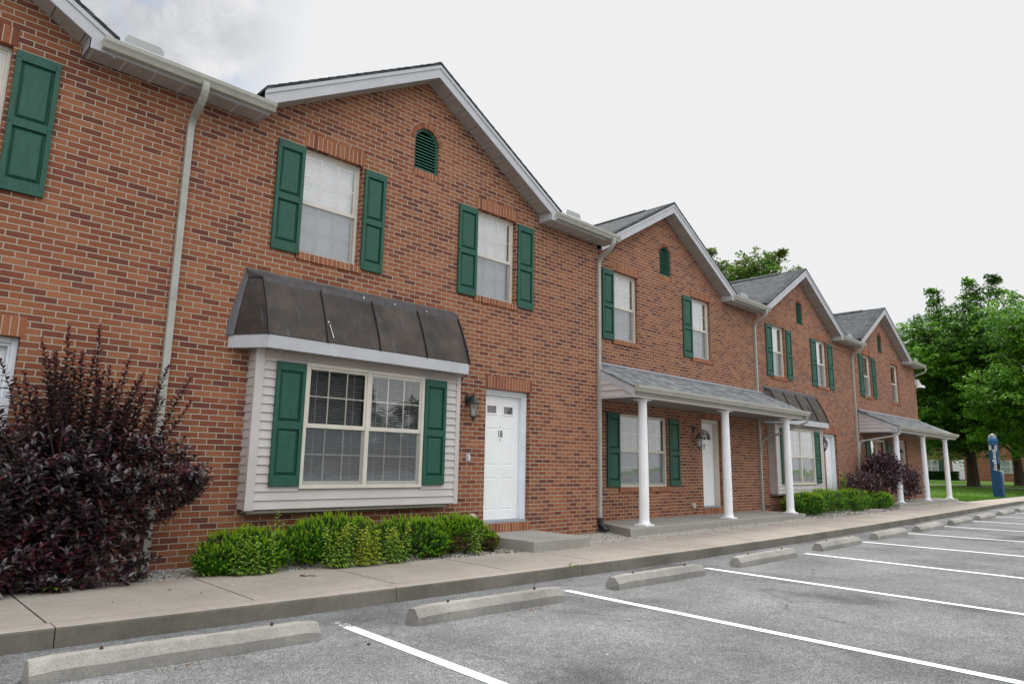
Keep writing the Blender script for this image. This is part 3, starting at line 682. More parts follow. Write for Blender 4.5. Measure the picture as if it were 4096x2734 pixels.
def brick_wall(parent, outline, holes, y, ymax, void=.55):
    """outline/holes in x,z; real openings with reveals and dark rooms behind"""
    mb = MB()
    loops = [outline]+[h['poly'] for h in holes]
    pts = [p for lp in loops for p in lp]
    tris = tessellate_polygon([[Vector((x, z, 0)) for x, z in lp] for lp in loops])
    tris = [t if (pts[t[1]][0]-pts[t[0]][0])*(pts[t[2]][1]-pts[t[0]][1])-(pts[t[1]][1]-pts[t[0]][1])*(pts[t[2]][0]-pts[t[0]][0]) > 0 else t[::-1] for t in tris]
    mb.add([(x, y, z) for x, z in pts], tris, 'brick')
    for h in holes:
        P = h['poly']; d = h.get('depth', .085)+.03; n_ = len(P)
        A = [(x, y, z) for x, z in P]; B = [(x, y+d, z) for x, z in P]
        mb.add(A+B, [(i, (i+1) % n_, n_+(i+1) % n_, n_+i) for i in range(n_)], 'brick')
        xs = [p[0] for p in P]; zs = [p[1] for p in P]
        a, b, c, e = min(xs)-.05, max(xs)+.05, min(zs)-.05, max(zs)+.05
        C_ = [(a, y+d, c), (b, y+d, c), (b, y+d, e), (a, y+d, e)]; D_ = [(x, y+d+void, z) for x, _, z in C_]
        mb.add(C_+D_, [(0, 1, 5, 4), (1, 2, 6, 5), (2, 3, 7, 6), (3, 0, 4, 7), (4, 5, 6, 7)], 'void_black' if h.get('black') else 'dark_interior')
    # ends, back, top of the block
    x0, x1 = outline[0][0], outline[1][0]; z0 = outline[0][1]; zt = outline[2][1]
    mb.quad((x0, y, z0), (x0, y, zt), (x0, ymax, zt), (x0, ymax, z0), 'brick')
    mb.quad((x1, y, z0), (x1, ymax, z0), (x1, ymax, zt), (x1, y, zt), 'brick')
    mb.quad((x0, ymax, z0), (x0, ymax, zt), (x1, ymax, zt), (x1, ymax, z0), 'brick')
    return mb.build('wall', parent)

def rect(x0, x1, z0, z1): return [(x0, z0), (x1, z0), (x1, z1), (x0, z1)]
AX, ZA, SL = 6.08, 7.335, .572      # gable apex x, shingle-line height, slope
ZE = 5.50                            # soffit height
def arch_poly(x0, x1, z0, zs, n=14, grow=0):
    r = (x1-x0)/2; cx = (x0+x1)/2
    return [(x0, z0), (x1, z0)] + [(cx+r*math.cos(math.pi*i/n), zs+r*math.sin(math.pi*i/n)) for i in range(n+1)]

def gable_vent(parent, x0, x1, z0, zs, y):
    e = bpy.data.objects.new('gable_vent', None); col.objects.link(e); e.parent = parent
    r = (x1-x0)/2; cx = (x0+x1)/2; t = .035
    fr = MB(); N = 18
    O = [(x0, z0), (x1, z0)] + [(cx+r*math.cos(math.pi*i/N), zs+r*math.sin(math.pi*i/N)) for i in range(N+1)]
    ri = r-t
    I = [(x0+t, z0+t), (x1-t, z0+t)] + [(cx+ri*math.cos(math.pi*i/N), zs+ri*math.sin(math.pi*i/N)) for i in range(N+1)]
    n_ = len(O); yf = y+.035
    fr.add([(a, yf, b) for a, b in O]+[(a, yf, b) for a, b in I]+[(a, yf+.06, b) for a, b in I], [(i, (i+1) % n_, n_+(i+1) % n_, n_+i) for i in range(n_)]+[(n_+i, n_+(i+1) % n_, 2*n_+(i+1) % n_, 2*n_+i) for i in range(n_)], 'vent_green')
    fr.build('frame', e)
    lv = MB(); z = z0+t+.01
    while z < zs+ri-.03:
        hw = ri if z+.02 < zs else math.sqrt(max(ri*ri-(z+.02-zs)**2, .0004))
        lv.prism([(0, 0, -.008), (0, .0, .008), (0, .05, .038), (0, .05, .026)], (cx-hw, yf+.004, z), (cx+hw, yf+.004, z), 'vent_green')
        z += .050
    lv.build('louvers', e)
    # ring of brick voussoirs and rowlock sill
    vs = MB(); K = 21; r1, r0 = r+.105, r+.004
    vs.add([(cx+q*math.cos(math.pi*i/24), y-.001, zs+q*math.sin(math.pi*i/24)) for q in (r0, r1) for i in range(25)], [(i, 25+i, 26+i, i+1) for i in range(24)], 'mortar')
    for i in range(K):
        a0 = math.pi*(i+.06)/K; a1 = math.pi*(i+.90)/K
        q = [(r0, a0), (r1-.008, a0), (r1-.008, a1), (r0, a1)]
        F_ = [(cx+rr*math.cos(a), y-.005, zs+rr*math.sin(a)) for rr, a in q]; B_ = [(a, y+.03, b) for a, _, b in F_]
        vs.add(F_+B_, [(0, 1, 2, 3), (0, 4, 5, 1), (1, 5, 6, 2), (2, 6, 7, 3), (3, 7, 4, 0)], 'brick_unit_%d' % random.choice([0, 1, 2, 3, 4, 5, 5]))
    vs.build('brick_arch', e)
    sl = MB(); brick_row(sl, x0-.02, x1+.02, z0-.10, z0, y-.004, .06); sl.build('sill', e)

def gutter(parent, x0, x1, y, z, name='gutter'):
    """K-style gutter; back at y, top at z"""
    mb = MB(); P = [(0, 0), (0, -.115), (-.072, -.115), (-.088, -.075), (-.108, -.045), (-.112, -.004), (-.100, 0), (-.104, -.012), (-.082, -.075), (-.066, -.108), (-.006, -.108), (-.006, 0)]
    n_ = len(P)
    mb.add([(x0, y+a, z+b) for a, b in P]+[(x1, y+a, z+b) for a, b in P], [(i, (i+1) % n_, n_+(i+1) % n_, n_+i) for i in range(n_)], 'almond')
    for x in (x0, x1): mb.add([(x, y+a, z+b) for a, b in P[:7]], [tuple(range(7))], 'almond')
    return mb.build(name, parent)

DSP = [(-.036, -.027), (-.022, -.027), (-.020, -.023), (-.008, -.023), (-.006, -.027), (.006, -.027), (.008, -.023), (.020, -.023), (.022, -.027), (.036, -.027), (.036, .027), (-.036, .027)]
def downspout(parent, x, ytop, ztop, yw, zbot, z1=None, boot=False, lower_kick=False):
    mb = MB(); yc = yw-.032
    z1 = z1 if z1 is not None else ztop-.42
    def bend(p0, p1, p2, k=4):
        return [Vector(p0)*(1-t)**2+Vector(p1)*2*t*(1-t)+Vector(p2)*t*t for t in [i/k for i in range(k+1)]]
    path = [(x, ytop, ztop)] + bend((x, ytop, ztop-.06), (x, ytop, ztop-.15), (x, ytop+(yc-ytop)*.3, ztop-.23)) + bend((x, yc-(yc-ytop)*.22, z1+.10), (x, yc, z1+.04), (x, yc, z1-.05)) + [(x, yc, zbot)]
    q = [path[0]]
    for p in path[1:]:
        if (Vector(p)-Vector(q[-1])).length > .004: q.append(p)
    mb.sweep(q, DSP, 'downspout_paint', Vector((1, 0, 0)))
    o = mb.build('downspout', parent)
    for z in (z1-.62, z1-2.1, z1-3.6, zbot+.35):
        if z > zbot+.1: s = MB(); s.box(x-.039, x+.039, yc-.0305, yc+.03, z, z+.022, 'downspout_paint'); s.build('pipe_strap', o)
    if boot:
        b = MB(); pa = [(x, yc, zbot+.02), (x, yc, zbot-.05), (x, yc-.02, zbot-.12), (x+.01, yc-.07, zbot-.17)]
        b.lathe([(.05, 0), (.052, .02), (.052, .10), (.045, .12)], (x, yc, zbot-.07), 'boot_black', 10)
        for k in range(9):
            t = k/8; p = (x+.03*t, yc-.12*t*t, zbot-.05-.12*t); b.tube([p, (p[0], p[1]-.006, p[2]-.008)], .056-.004*(k % 2), 'boot_black', 10)
        b.tube([(x, yc, zbot-.03), (x+.03, yc-.12, zbot-.18)], .048, 'boot_black', 10)
        b.build('drain_boot', o)
    return o

def wall_lamp(parent, x, y, z, mat='black_iron', scale=1.0, drop=False):
    """hexagonal coach lantern on a curved arm; z = top of lantern cap, y = wall"""
    e = bpy.data.objects.new('wall_lamp', None); col.objects.link(e); e.parent = parent
    s = scale; yl = y-.14*s; mb = MB()
    # back plate (octagonal)
    zp = z-.02*s + (.0 if not drop else .12*s)
    px = [(.045*s*math.cos(a), .085*s*math.sin(a)) for a in frange(0, 6.283, 10)[:10]]
    mb.prism([(a, 0, b) for a, b in px], (x, y-.001, zp), (x, y-.022*s, zp), mat)
    mb.prism([(a*.6, 0, b*.6) for a, b in px], (x, y-.022*s, zp), (x, y-.035*s, zp), mat)
    if drop: arm = [(x, y-.03*s, zp), (x, y-.08*s, zp+.045*s), (x, y-.13*s, zp+.02*s), (x, yl-.0, zp-.05*s), (x, yl, z)]
    else: arm = [(x, y-.03*s, zp-.02*s), (x, y-.07*s, zp+.03*s), (x, y-.11*s, zp+.05*s), (x, yl, zp+.02*s), (x, yl, z-.02*s)]
    mb.tube(arm, [.014*s, .012*s, .010*s, .010*s, .012*s], mat, 8)
    if drop: mb.tube([(x, y-.03*s, zp-.04*s), (x, y-.09*s, zp-.05*s), (x, y-.10*s, zp), (x, y-.06*s, zp+.02*s)], .006*s, mat, 6)
    cap = [(.006, .09), (.010, .075), (.006, .06), (.012, .05), (.016, .02), (.03, .012), (.045, -.01), (.066, -.055), (.088, -.075), (.088, -.085), (.070, -.088)]
    mb.lathe([(r*s, h*s) for r, h in cap][::-1], (x, yl, z), mat, 6)
    zb = z-.255*s; zt = z-.088*s; rt_, rb = .068*s, .040*s
    for k in range(6):
        a = 2*math.pi*k/6; mb.tube([(x+rt_*math.cos(a), yl+rt_*math.sin(a), zt), (x+rb*math.cos(a), yl+rb*math.sin(a), zb)], .0045*s, mat, 4)
    mb.lathe([(.004*s, -.095*s), (.009*s, -.085*s), (.004*s, -.07*s), (.012*s, -.055*s), (.020*s, -.04*s), (.042*s, -.012*s), (.046*s, 0)], (x, yl, zb), mat, 8)
    mb.build('lamp_frame', e)
    g_ = MB(); g_.lathe([(rb*.95, 0), (rt_*.95, zt-zb)], (x, yl, zb), 'lamp_glass', 6); g_.build('lamp_glass', e)
    b_ = MB(); b_.lathe([(.016*s, .0), (.022*s, .03*s), (.024*s, .08*s), (.012*s, .11*s)], (x, yl, zb), 'blind', 10); b_.build('bulb', e)

def text_mesh(name, body, size, mat, parent, M, extrude=.0008, bold=0.):
    cu = bpy.data.curves.new(name, 'FONT'); cu.body = body; cu.size = size; cu.extrude = extrude; cu.align_x = 'CENTER'; cu.align_y = 'CENTER'; cu.offset = bold
    o = bpy.data.objects.new(name, cu); col.objects.link(o)
    dg = bpy.context.evaluated_depsgraph_get(); dg.update()
    me = bpy.data.meshes.new_from_object(o.evaluated_get(dg)); me.materials.clear(); me.materials.append(MAT[mat])
    bpy.data.objects.remove(o); q = bpy.data.objects.new(name, me); col.objects.link(q); q.parent = parent; q.matrix_local = M
    return q

def front_door(parent, x0, x1, z0, z1, y, glazing='squares', number=None, jamb='jamb_white', mail=True):
    """brick opening x0..x1, outer trim starts .085 behind the wall face"""
    e = bpy.data.objects.new('door', None); col.objects.link(e); e.parent = parent
    yt = y+.085; fr = MB(); c = .055
    for a, b, d0 in ((x0, x0+c, 0), (x1-c, x1, 0)): fr.box(a, b, yt, yt+.16, z0+.03, z1, jamb)
    fr.box(x0+c, x1-c, yt+.001, yt+.16, z1-c, z1, jamb)
    for a, b in ((x0+c, x0+c+.02), (x1-c-.02, x1-c)): fr.box(a, b, yt+.03, yt+.16, z0+.03, z1-c, jamb)
    fr.box(x0+c+.02, x1-c-.02, yt+.031, yt+.16, z1-c-.03, z1-c, jamb)
    fr.build('frame', e, bevel=.005)
    th = MB(); th.box(x0, x1, yt-.045, yt+.16, z0, z0+.03, 'lead_flash'); th.build('threshold', e, bevel=.004)
    X0, X1 = x0+c+.022, x1-c-.022; Z0, Z1 = z0+.035, z1-c-.032; w = X1-X0; h = Z1-Z0; yd = yt+.115
    sl = MB(); cols_ = [(X0+.12*w, X0+.44*w), (X0+.56*w, X0+.88*w)]
    rows = [(Z0+.075*h, Z0+.335*h), (Z0+.43*h, Z0+.735*h)]
    holes = []
    if glazing == 'squares':
        for a, b in cols_: holes.append(('g', a+.03*w, b-.05*w, Z0+.855*h, Z0+.915*h))
    for a, b in cols_:
        for c0, c1 in rows: holes.append(('p', a, b, c0, c1))
    loops = [rect(X0, X1, Z0, Z1)] + [rect(a, b, c0, c1) for _, a, b, c0, c1 in holes]
    if glazing == 'fan':
        cx = (X0+X1)/2; rr = .36*w; zf = Z0+.80*h; fan = [(cx+rr*math.cos(q), zf+rr*.92*math.sin(q)) for q in frange(0, math.pi, 16)]; loops.append(fan)
    pts = [p for lp in loops for p in lp]; tris = tessellate_polygon([[Vector((a, b, 0)) for a, b in lp] for lp in loops])
    sl.add([(a, yd, b) for a, b in pts], [tuple(t) for t in tris], 'door_white')
    for k, a, b, c0, c1 in holes:
        if k == 'p':
            O = rect(a, b, c0, c1); I = rect(a+.014, b-.014, c0+.014, c1-.014); J = rect(a+.03, b-.03, c0+.03, c1-.03); 
            V = [(p, yd, q) for p, q in O]+[(p, yd+.009, q) for p, q in I]+[(p, yd+.001, q) for p, q in J]
            sl.add(V, [(i, (i+1) % 4, 4+(i+1) % 4, 4+i) for i in range(4)]+[(4+i, 4+(i+1) % 4, 8+(i+1) % 4, 8+i) for i in range(4)]+[(8, 9, 10, 11)], 'door_white')
        else:
            # raised glazing bead
            m_ = .026
            for q in ((a-m_, b+m_, c0-m_, c0), (a-m_, b+m_, c1, c1+m_)): sl.box(q[0], q[1], yd-.012, yd+.01, q[2], q[3], 'door_white')
            for q in ((a-m_, a), (b, b+m_)): sl.box(q[0], q[1], yd-.011, yd+.01, c0, c1, 'door_white')
    sl.build('slab', e, bevel=.0015)
    gl = MB()
    for k, a, b, c0, c1 in holes:
        if k == 'g': gl.box(a, b, yd+.006, yd+.008, c0, c1, 'glass', 'y'); gl.box(a-.01, b+.01, yd+.05, yd+.052, c0-.01, c1+.01, 'void_black', 'y')
    if glazing == 'fan':
        n_ = len(fan); gl.add([(a, yd+.006, b) for a, b in fan], [tuple(range(n_))], 'glass'); gl.add([(a, yd+.05, b) for a, b in fan], [tuple(range(n_))], 'void_black')
        for ph in (45, 90, 135): gl.prism([(-.006, 0, 0), (.006, 0, 0), (.006, .01, 0), (-.006, .01, 0)], (cx+.09*math.cos(R(ph)), yd-.004, zf+.09*math.sin(R(ph))), (cx+rr*math.cos(R(ph)), yd-.004, zf+rr*.92*math.sin(R(ph))), 'door_white')
        for r_ in (.09, rr+.012): gl.sweep([(cx+r_*math.cos(q), yd-.004, zf+r_*(.94 if r_ > .1 else 1)*math.sin(q)) for q in frange(0, math.pi, 14)], [(-.008, -.008), (.008, -.008), (.008, .008), (-.008, .008)], 'door_white', Vector((0, 1, 0)))
        gl.box(cx-rr-.02, cx+rr+.02, yd-.012, yd+.004, zf-.018, zf, 'door_white')
    gl.build('door_glass', e)
    xc = X0+.5*w
    if number:
        M = Matrix.Translation((xc+(.005 if number == '18' else -.05), yd-.002, Z0+(.685 if number == '18' else .705)*h)) @ Matrix.Rotation(R(90), 4, 'X') @ Matrix.Diagonal((.72, 1, 1, 1))
        text_mesh('house_number', number, .155, 'black_iron', e, M, .002, .0035)
    kb = MB(); 
    kb.lathe([(.010, 0), (.010, .004)], (0, 0, 0), 'black_iron', 10)
    kk = kb.build('peephole', e); kk.rotation_euler = (R(90), 0, 0); kk.location = (xc, yd-.001, Z0+.745*h)
    if number == '18':
        kn = MB(); kn.box(xc-.01, xc+.008, yd-.010, yd, Z0+.632*h, Z0+.65*h, 'flue_grey'); kn.build('knocker', e, bevel=.003)
    if mail:
        ml = MB(); a, b = xc-.16, xc+.16; zz = Z0+.382*h
        for q in ((a, b, zz-.04, zz-.037), (a, b, zz+.037, zz+.04), (a, a+.003, zz-.037, zz+.037), (b-.003, b, zz-.037, zz+.037)): ml.box(q[0], q[1], yd-.0015, yd+.001, q[2], q[3], 'jamb_white')
        ml.build('mail_slot', e)
    # brick rowlock sill below the threshold
    s = MB(); brick_row(s, x0-.03, x1+.03, z0-.155, z0-.002, y-.004, .12); s.build('door_sill', e)
    return e

def soldier(parent, x0, x1, z0, y=0., h=.195):
    mb = MB(); brick_row(mb, x0, x1, z0, z0+h, y-.004, .085); return mb.build('lintel', parent)
def sill(parent, x0, x1, z1, y=0., h=.098):
    mb = MB(); brick_row(mb, x0, x1, z1-h, z1, y-.022, .13, joint=.010); return mb.build('window_sill', parent)

def roof_parts(parent, x_left, x_right, y=0., ridge_back=2.6, eave_end=10.70, last=False):
    """cross gable over the unit + eave section to its right"""
    yf = y-.293
    half = lambda z: (ZA-z)/SL
    xl, xr = 3.36, AX+half(5.70)
    # shingles on the two gable slopes
    for sgn, xe in ((-1, xl-.005), (1, xr+.02)):
        mb = MB(); t = .035; ze = ZA-SL*abs(xe-AX); yb = y+5.2; yff = yf-.018
        A = [(AX, yff, ZA+.012), (xe, yff, ze+.012), (xe, yb, ze+.012), (AX, yb, ZA+.012)]
        B = [(x, yy, z-t) for x, yy, z in A]
        f = [(0, 1, 2, 3), (0, 4, 5, 1), (1, 5, 6, 2), (4, 7, 6, 5)]
        if sgn > 0: f = [q[::-1] for q in f]
        mb.add(A+B, f, 'shingle_side')
        # exposed butt ends seen along the rake
        L = abs(xe-AX); nn = int(L/.13)
        for k in range(nn):
            a = AX+sgn*(L*k/nn); b = AX+sgn*(L*(k+.96)/nn); za, zb = ZA-SL*abs(a-AX)+.012, ZA-SL*abs(b-AX)+.012
            mb.quad((a, yff-.004, za+.002), (b, yff-.004, zb+.009), (b, yff+.25, zb+.009), (a, yff+.25, za+.002), 'shingle_side')
            mb.quad((a, yff-.004, za+.002), (a, yff-.004, za-.012), (b, yff-.004, zb-.010), (b, yff-.004, zb+.009), 'shingle_side')
        mb.build('gable_roof', parent)
    mb = MB(); mb.prism([(-.13, 0, -.062), (0, 0, .016), (.13, 0, -.062), (.13, 0, -.075), (0, 0, .0), (-.13, 0, -.075)], (AX, y+.5, ZA+.035), (AX, y+2.6, ZA+.035), 'shingle_side')
    mb.prism([(-.10, 0, -.048), (0, 0, .012), (.10, 0, -.048), (.10, 0, -.058), (0, 0, .0), (-.10, 0, -.058)], (AX, yf-.02, ZA+.014), (AX, y+.5, ZA+.014), 'shingle_side')
    mb.build('ridge_cap', parent)
    # main roof behind
    mb = MB(); x0, x1 = x_left, x_right+(.3 if last else 0); yE = y-.27
    F_ = [(8.66, yE, 5.655), (x1, yE, 5.655), (x1, y+.25, 5.655+.44*.52), (8.66, y+.25, 5.655+.44*.52)]; mb.add(F_+[(a, b, c-.035) for a, b, c in F_], [(0, 1, 2, 3), (0, 4, 5, 1), (1, 5, 6, 2), (0, 3, 7, 4)], 'shingle_front'); yE = y+.25; ze_ = 5.655+.44*.52
    A = [(x0, yE, ze_), (x1, yE, ze_), (x1, y+4.5, 5.655+.44*4.77), (x0, y+4.5, 5.655+.44*4.77)]; B = [(x, yy, z-.04) for x, yy, z in A]
    C2 = [(x1, y+9.3, 5.655), (x0, y+9.3, 5.655)]
    mb.add(A+B+C2, [(0, 1, 2, 3), (0, 4, 5, 1), (3, 2, 8, 9), (1, 5, 6, 2), (0, 3, 7, 4)], 'shingle_front'); mb.build('main_roof', parent)
    if last:
        mb = MB(); mb.add([(x_right, y, 5.5), (x_right, y+9, 5.5), (x_right, y+4.5, 7.55)], [(0, 1, 2)], 'brick'); mb.build('end_gable', parent)
    # rake boards (front) with a bent metal lip
    fh = .205
    for sgn in (-1, 1):
        mb = MB(); xe = 3.36 if sgn < 0 else xr
        def zt(x): return ZA-.03-SL*abs(x-AX)
        a, b = AX, xe
        T = [(a, zt(a)), (b, zt(b)), (b, zt(b)-fh), (a, zt(a)-fh)]
        V = [(x, yf, z) for x, z in T]+[(x, yf+.025, z) for x, z in T]
        mb.add(V, [(0, 1, 2, 3), (4, 7, 6, 5), (0, 4, 5, 1), (3, 2, 6, 7), (1, 5, 6, 2)], 'fascia_white')
        T2 = [(a, zt(a)+.002), (b, zt(b)+.002), (b, zt(b)-.055), (a, zt(a)-.055)]
        V = [(x, yf-.014, z) for x, z in T2]+[(x, yf+.001, z) for x, z in T2]
        mb.add(V, [(0, 1, 2, 3), (0, 4, 5, 1), (3, 2, 6, 7), (1, 5, 6, 2)], 'fascia_white')
        mb.build('rake_board', parent)
        # sloping soffit with panel joints
        mb = MB(); L = abs(xe-AX); nn = int(round(L/.30))
        for k in range(nn):
            p0 = AX+sgn*L*k/nn; p1 = AX+sgn*L*(k+1)/nn-sgn*.008; zz0 = zt(p0)-fh+.012; zz1 = zt(p1)-fh+.012
            for j in range(3):
                q0 = p0+(p1-p0)*j/3; q1 = p0+(p1-p0)*(j+1)/3-sgn*.0; u0 = zt(q0)-fh+.012; u1 = zt(q1)-fh+.012; d = .004 if j == 0 else 0
                mb.quad((q0, yf+.025, u0+d), (q1, yf+.025, u1+d), (q1, y+.01, u1+d), (q0, y+.01, u0+d), 'soffit')
            mb.quad((p1, yf+.025, zz1), (p1+sgn*.008, yf+.025, zz1+.016), (p1+sgn*.008, y+.01, zz1+.016), (p1, y+.01, zz1), 'frieze')
        mb.build('rake_soffit', parent)
    # boxed eave: soffit, fascia, return
    ex0 = 8.70; ex1 = eave_end-.04 if not last else x_right+.22
    mb = MB(); 
    nn = int((ex1-ex0)/.10)
    for k in range(nn):
        a = ex0+(ex1-ex0)*k/nn; b = ex0+(ex1-ex0)*(k+1)/nn; 
        mb.quad((a, yf+.02, ZE), (a, y+.01, ZE), (b-.012, y+.01, ZE), (b-.012, yf+.02, ZE), 'soffit')
        mb.prism([(0, 0, 0), (.006, 0, .010), (.012, 0, 0)], (b-.012, yf+.02, ZE), (b-.012, y+.01, ZE), 'frieze', False)
        if k % 3 == 0: mb.box(a+.02, a+.05, yf+.03, y, ZE-.006, ZE+.001, 'siding')
    mb.build('eave_soffit', parent)
    mb = MB(); mb.box(ex0, ex1, yf-.004, yf+.02, ZE-.012, 5.655, 'fascia_white'); mb.build('eave_fascia', parent)
    mb = MB(); zr = ZA-.03-fh-SL*(ex0-AX)+.02
    mb.add([(ex0-.012, yf+.001, ZE-.010), (ex0-.012, y, ZE-.010), (ex0-.012, y, zr), (ex0-.012, yf+.001, zr)], [(0, 1, 2, 3)], 'fascia_white')
    mb.build('eave_return', parent)
    gutter(parent, 8.80, eave_end, yf-.005, 5.63)
    # valley splash guard
    mb = MB(); gx = 8.98
    mb.prism([(0, 0, 0), (.03, 0, .06), (.36, 0, .06), (.40, 0, .02), (.40, 0, -.03), (0, 0, -.03)], (gx, yf-.10, 5.68), (gx, yf-.095, 5.68), 'flue_grey')
    mb.build('splash_guard', parent)

def bay_window(parent):
    e = bpy.data.objects.new('bay_window', None); col.objects.link(e); e.parent = parent
    x0, x1, y, zb, zt = 3.565, 6.72, -.215, .615, 2.50
    mb = MB()
    # lap siding on the front and left/right cheeks
    z = zb; k = 0
    while z < zt-.01:
        z2 = min(z+.103, zt)
        for a_, b_ in (((x0+.05, 4.2), (6.055, x1-.03)) if .80 < z < 2.39 else ((x0+.05, x1-.03),)):
            z3 = min(z2, .85) if (z < .80 and z2 > .80) else z2
            mb.prism([(0, -.021, 0), (0, 0, .004), (0, 0, z2-z), (0, -.002, z2-z)], (a_, y, z), (b_, y, z), 'siding')
        mb.quad((x0-.013, y+.03, z), (x0-.013, -.0, z), (x0-.002, 0, z2), (x0-.002, y+.03, z2), 'siding')
        mb.quad((x0-.013, y+.03, z), (x0-.002, y+.03, z), (x0-.002, 0, z), (x0-.013, 0, z), 'siding')
        mb.quad((x1+.013, y+.03, z), (x1+.002, y+.03, z2), (x1+.002, 0, z2), (x1+.013, 0, z), 'siding')
        z = z2
    mb.box(x0, 4.2, y+.001, .01, zb, zt, 'siding'); mb.box(6.055, x1, y+.001, .01, zb, zt, 'siding'); mb.box(4.2, 6.055, y+.001, .01, zb, .85, 'siding'); mb.box(4.2, 6.055, y+.001, .01, 2.398, zt, 'siding')
    mb.build('siding', e)
    mb = MB()
    mb.box(x0-.022, x0+.085, y-.024, y+.030, zb-.012, zt, 'siding'); mb.build('corner_post', e, bevel=.004)
    mb = MB(); mb.box(x1-.055, x1+.022, y-.024, y+.030, zb-.012, zt, 'siding'); mb.build('corner_post', e, bevel=.004)
    mb = MB(); mb.box(x0+.04, x1-.12, y+.05, -.005, zb-.05, zb-.001, 'frieze'); mb.build('underside', e)
    mb = MB(); mb.box(x0+.087, x1-.057, y-.020, y-.001, 2.405, zt, 'frieze'); mb.build('frieze_board', e)
    w = bpy.data.objects.new('bay_sash', None); col.objects.link(w); w.parent = parent; w.name = 'window'
    sash_window(w, 4.195, 6.06, .848, 2.402, y-.035, units=2, blinds='open', casing=.045)
    shutter(parent, 3.805, 4.19, .878, 2.375, y-.002-.015); shutter(parent, 6.065, 6.455, .878, 2.375, y-.002-.015)
    # copper mansard
    rr = bpy.data.objects.new('bay_roof', None); col.objects.link(rr); rr.parent = parent
    N = 8; ze, z1 = 2.655, 3.40
    def prof(t): return t**1.12
    def pt(u, t):
        # u 0..1 along front; t 0 eave .. 1 top
        xl_ = 3.565+(3.60-3.565)*t; xr_ = 6.715+(6.745-6.715)*t; yy = -.452*(1-prof(t))-.10*prof(t)
        yy = -.452+(.352)*(1-(1-t)**1.0*(1+.25*t)) ; 
        return Vector((xl_+(xr_-xl_)*u, yy, ze+(z1-ze)*t))
    mb = MB(); K = 4; vs = [pt(i/K, j/N) for j in range(N+1) for i in range(K+1)]
    mb.add(vs, [(j*(K+1)+i, j*(K+1)+i+1, (j+1)*(K+1)+i+1, (j+1)*(K+1)+i) for j in range(N) for i in range(K)], 'copper_roof')
    L = [pt(0, j/N) for j in range(N+1)]; LW = [Vector((3.275+(3.43-3.275)*(j/N)**1.25, .003, ze-.01+(z1-ze)*j/N)) for j in range(N+1)]
    mb.add(LW+L, [(j, N+1+j, N+2+j, j+1) for j in range(N)], 'copper_roof')
    Rr = [pt(1, j/N) for j in range(N+1)]; RW = [Vector((7.0-(7.0-6.80)*(j/N)**1.2, .003, ze+(z1-ze)*j/N)) for j in range(N+1)]
    mb.add(RW+Rr, [(j, j+1, N+2+j, N+1+j) for j in range(N)], 'copper_roof')
    mb.build('metal_sheet', rr, smooth=False)
    for u in (0, .25, .5, .75, 1):
        mb = MB(); P = [pt(u, j/N)+Vector((0, -.008, .004)) for j in range(N+1)]
        P[0] += Vector((0, -.006, -.012))
        mb.sweep(P, [(-.008, -.014), (.008, -.014), (.006, .016), (-.006, .016)], 'seam_dark', Vector((1, 0, 0)))
        mb.build('standing_seam', rr)
    mb = MB()   # head flashing
    a0, a1 = pt(0, 1), pt(1, 1)
    T = [Vector((3.415, -.004, 3.515)), Vector((3.455, -.055, 3.462)), Vector((a0.x-.01, a0.y-.022, a0.z+.018)), Vector((a0.x-.012, a0.y-.026, a0.z-.075))]
    U = [Vector((6.775, -.004, 3.515)), Vector((6.775, -.055, 3.468)), Vector((a1.x+.01, a1.y-.022, a1.z+.018)), Vector((a1.x+.01, a1.y-.026, a1.z-.075))]
    for q in range(3): mb.quad(T[q+1], U[q+1], U[q], T[q], 'copper_flash')
    wl = [Vector((3.415, -.004, 3.515))]+[p+Vector((-.035, -.006, 0)) for p in LW[::-1]]; wi = [Vector((3.455, -.055, 3.462))]+[p*(.86)+q*.14+Vector((0, -.012, 0)) for p, q in zip(LW[::-1], L[::-1])]
    for j in range(len(wl)-1): mb.quad(wl[j], wl[j+1], wi[j+1], wi[j], 'copper_flash')
    mb.quad(wl[0], wi[0], T[2], T[2], 'copper_flash') if False else None
    mb.add([T[1], T[2], L[-1]+Vector((-.01, 0, 0)), LW[-1], wi[1]], [(0, 4, 3, 2, 1)], 'copper_flash')
    mb.build('flashing', rr)
    # white band under the roof, soffit
    mb = MB(); z0_, z1_ = 2.492, 2.648
    P = [(3.285, -.002), (3.572, -.445), (6.708, -.445), (6.99, -.002)]
    for (ax, ay), (bx, by) in zip(P, P[1:]):
        mb.quad((ax, ay, z0_), (bx, by, z0_), (bx, by, z1_), (ax, ay, z1_), 'fascia_white')
    mb.add([(a, b, z1_) for a, b in P], [(0, 1, 2, 3)], 'fascia_white')
    mb.build('eave_band', rr)
    mb = MB(); mb.add([(a, b, z0_+.006) for a, b in P], [(3, 2, 1, 0)], 'soffit')
    nn = 26
    for k in range(nn):
        x = 3.65+3.0*k/nn; mb.prism([(0, 0, 0), (.05, 0, 0), (.05, 0, -.008), (.0, 0, -.008)], (x, -.435, z0_+.004), (x, -.24, z0_+.004), 'frieze' if k % 2 else 'soffit')
    mb.build('bay_soffit', rr)
    mb = MB()  # bird droppings
    for (u, t, s_) in ((.455, .99, .013), (.62, .99, .011), (.80, .985, .008)):
        p = pt(u, t)+Vector((0, -.028, .012)); mb.add([p+Vector((s_*math.cos(q)*random.uniform(.6, 1.2), -.004, s_*1.5*math.sin(q))) for q in frange(0, 6.28, 7)[:7]], [tuple(range(7))], 'bird_white')
    P = [pt(.262, .33-.03*k)+Vector((.006+.004*k, -.018, 0)) for k in range(9)]
    mb.sweep(P, [(-.005, -.001), (.005, -.001), (.003, .003), (-.003, .003)], 'bird_white')
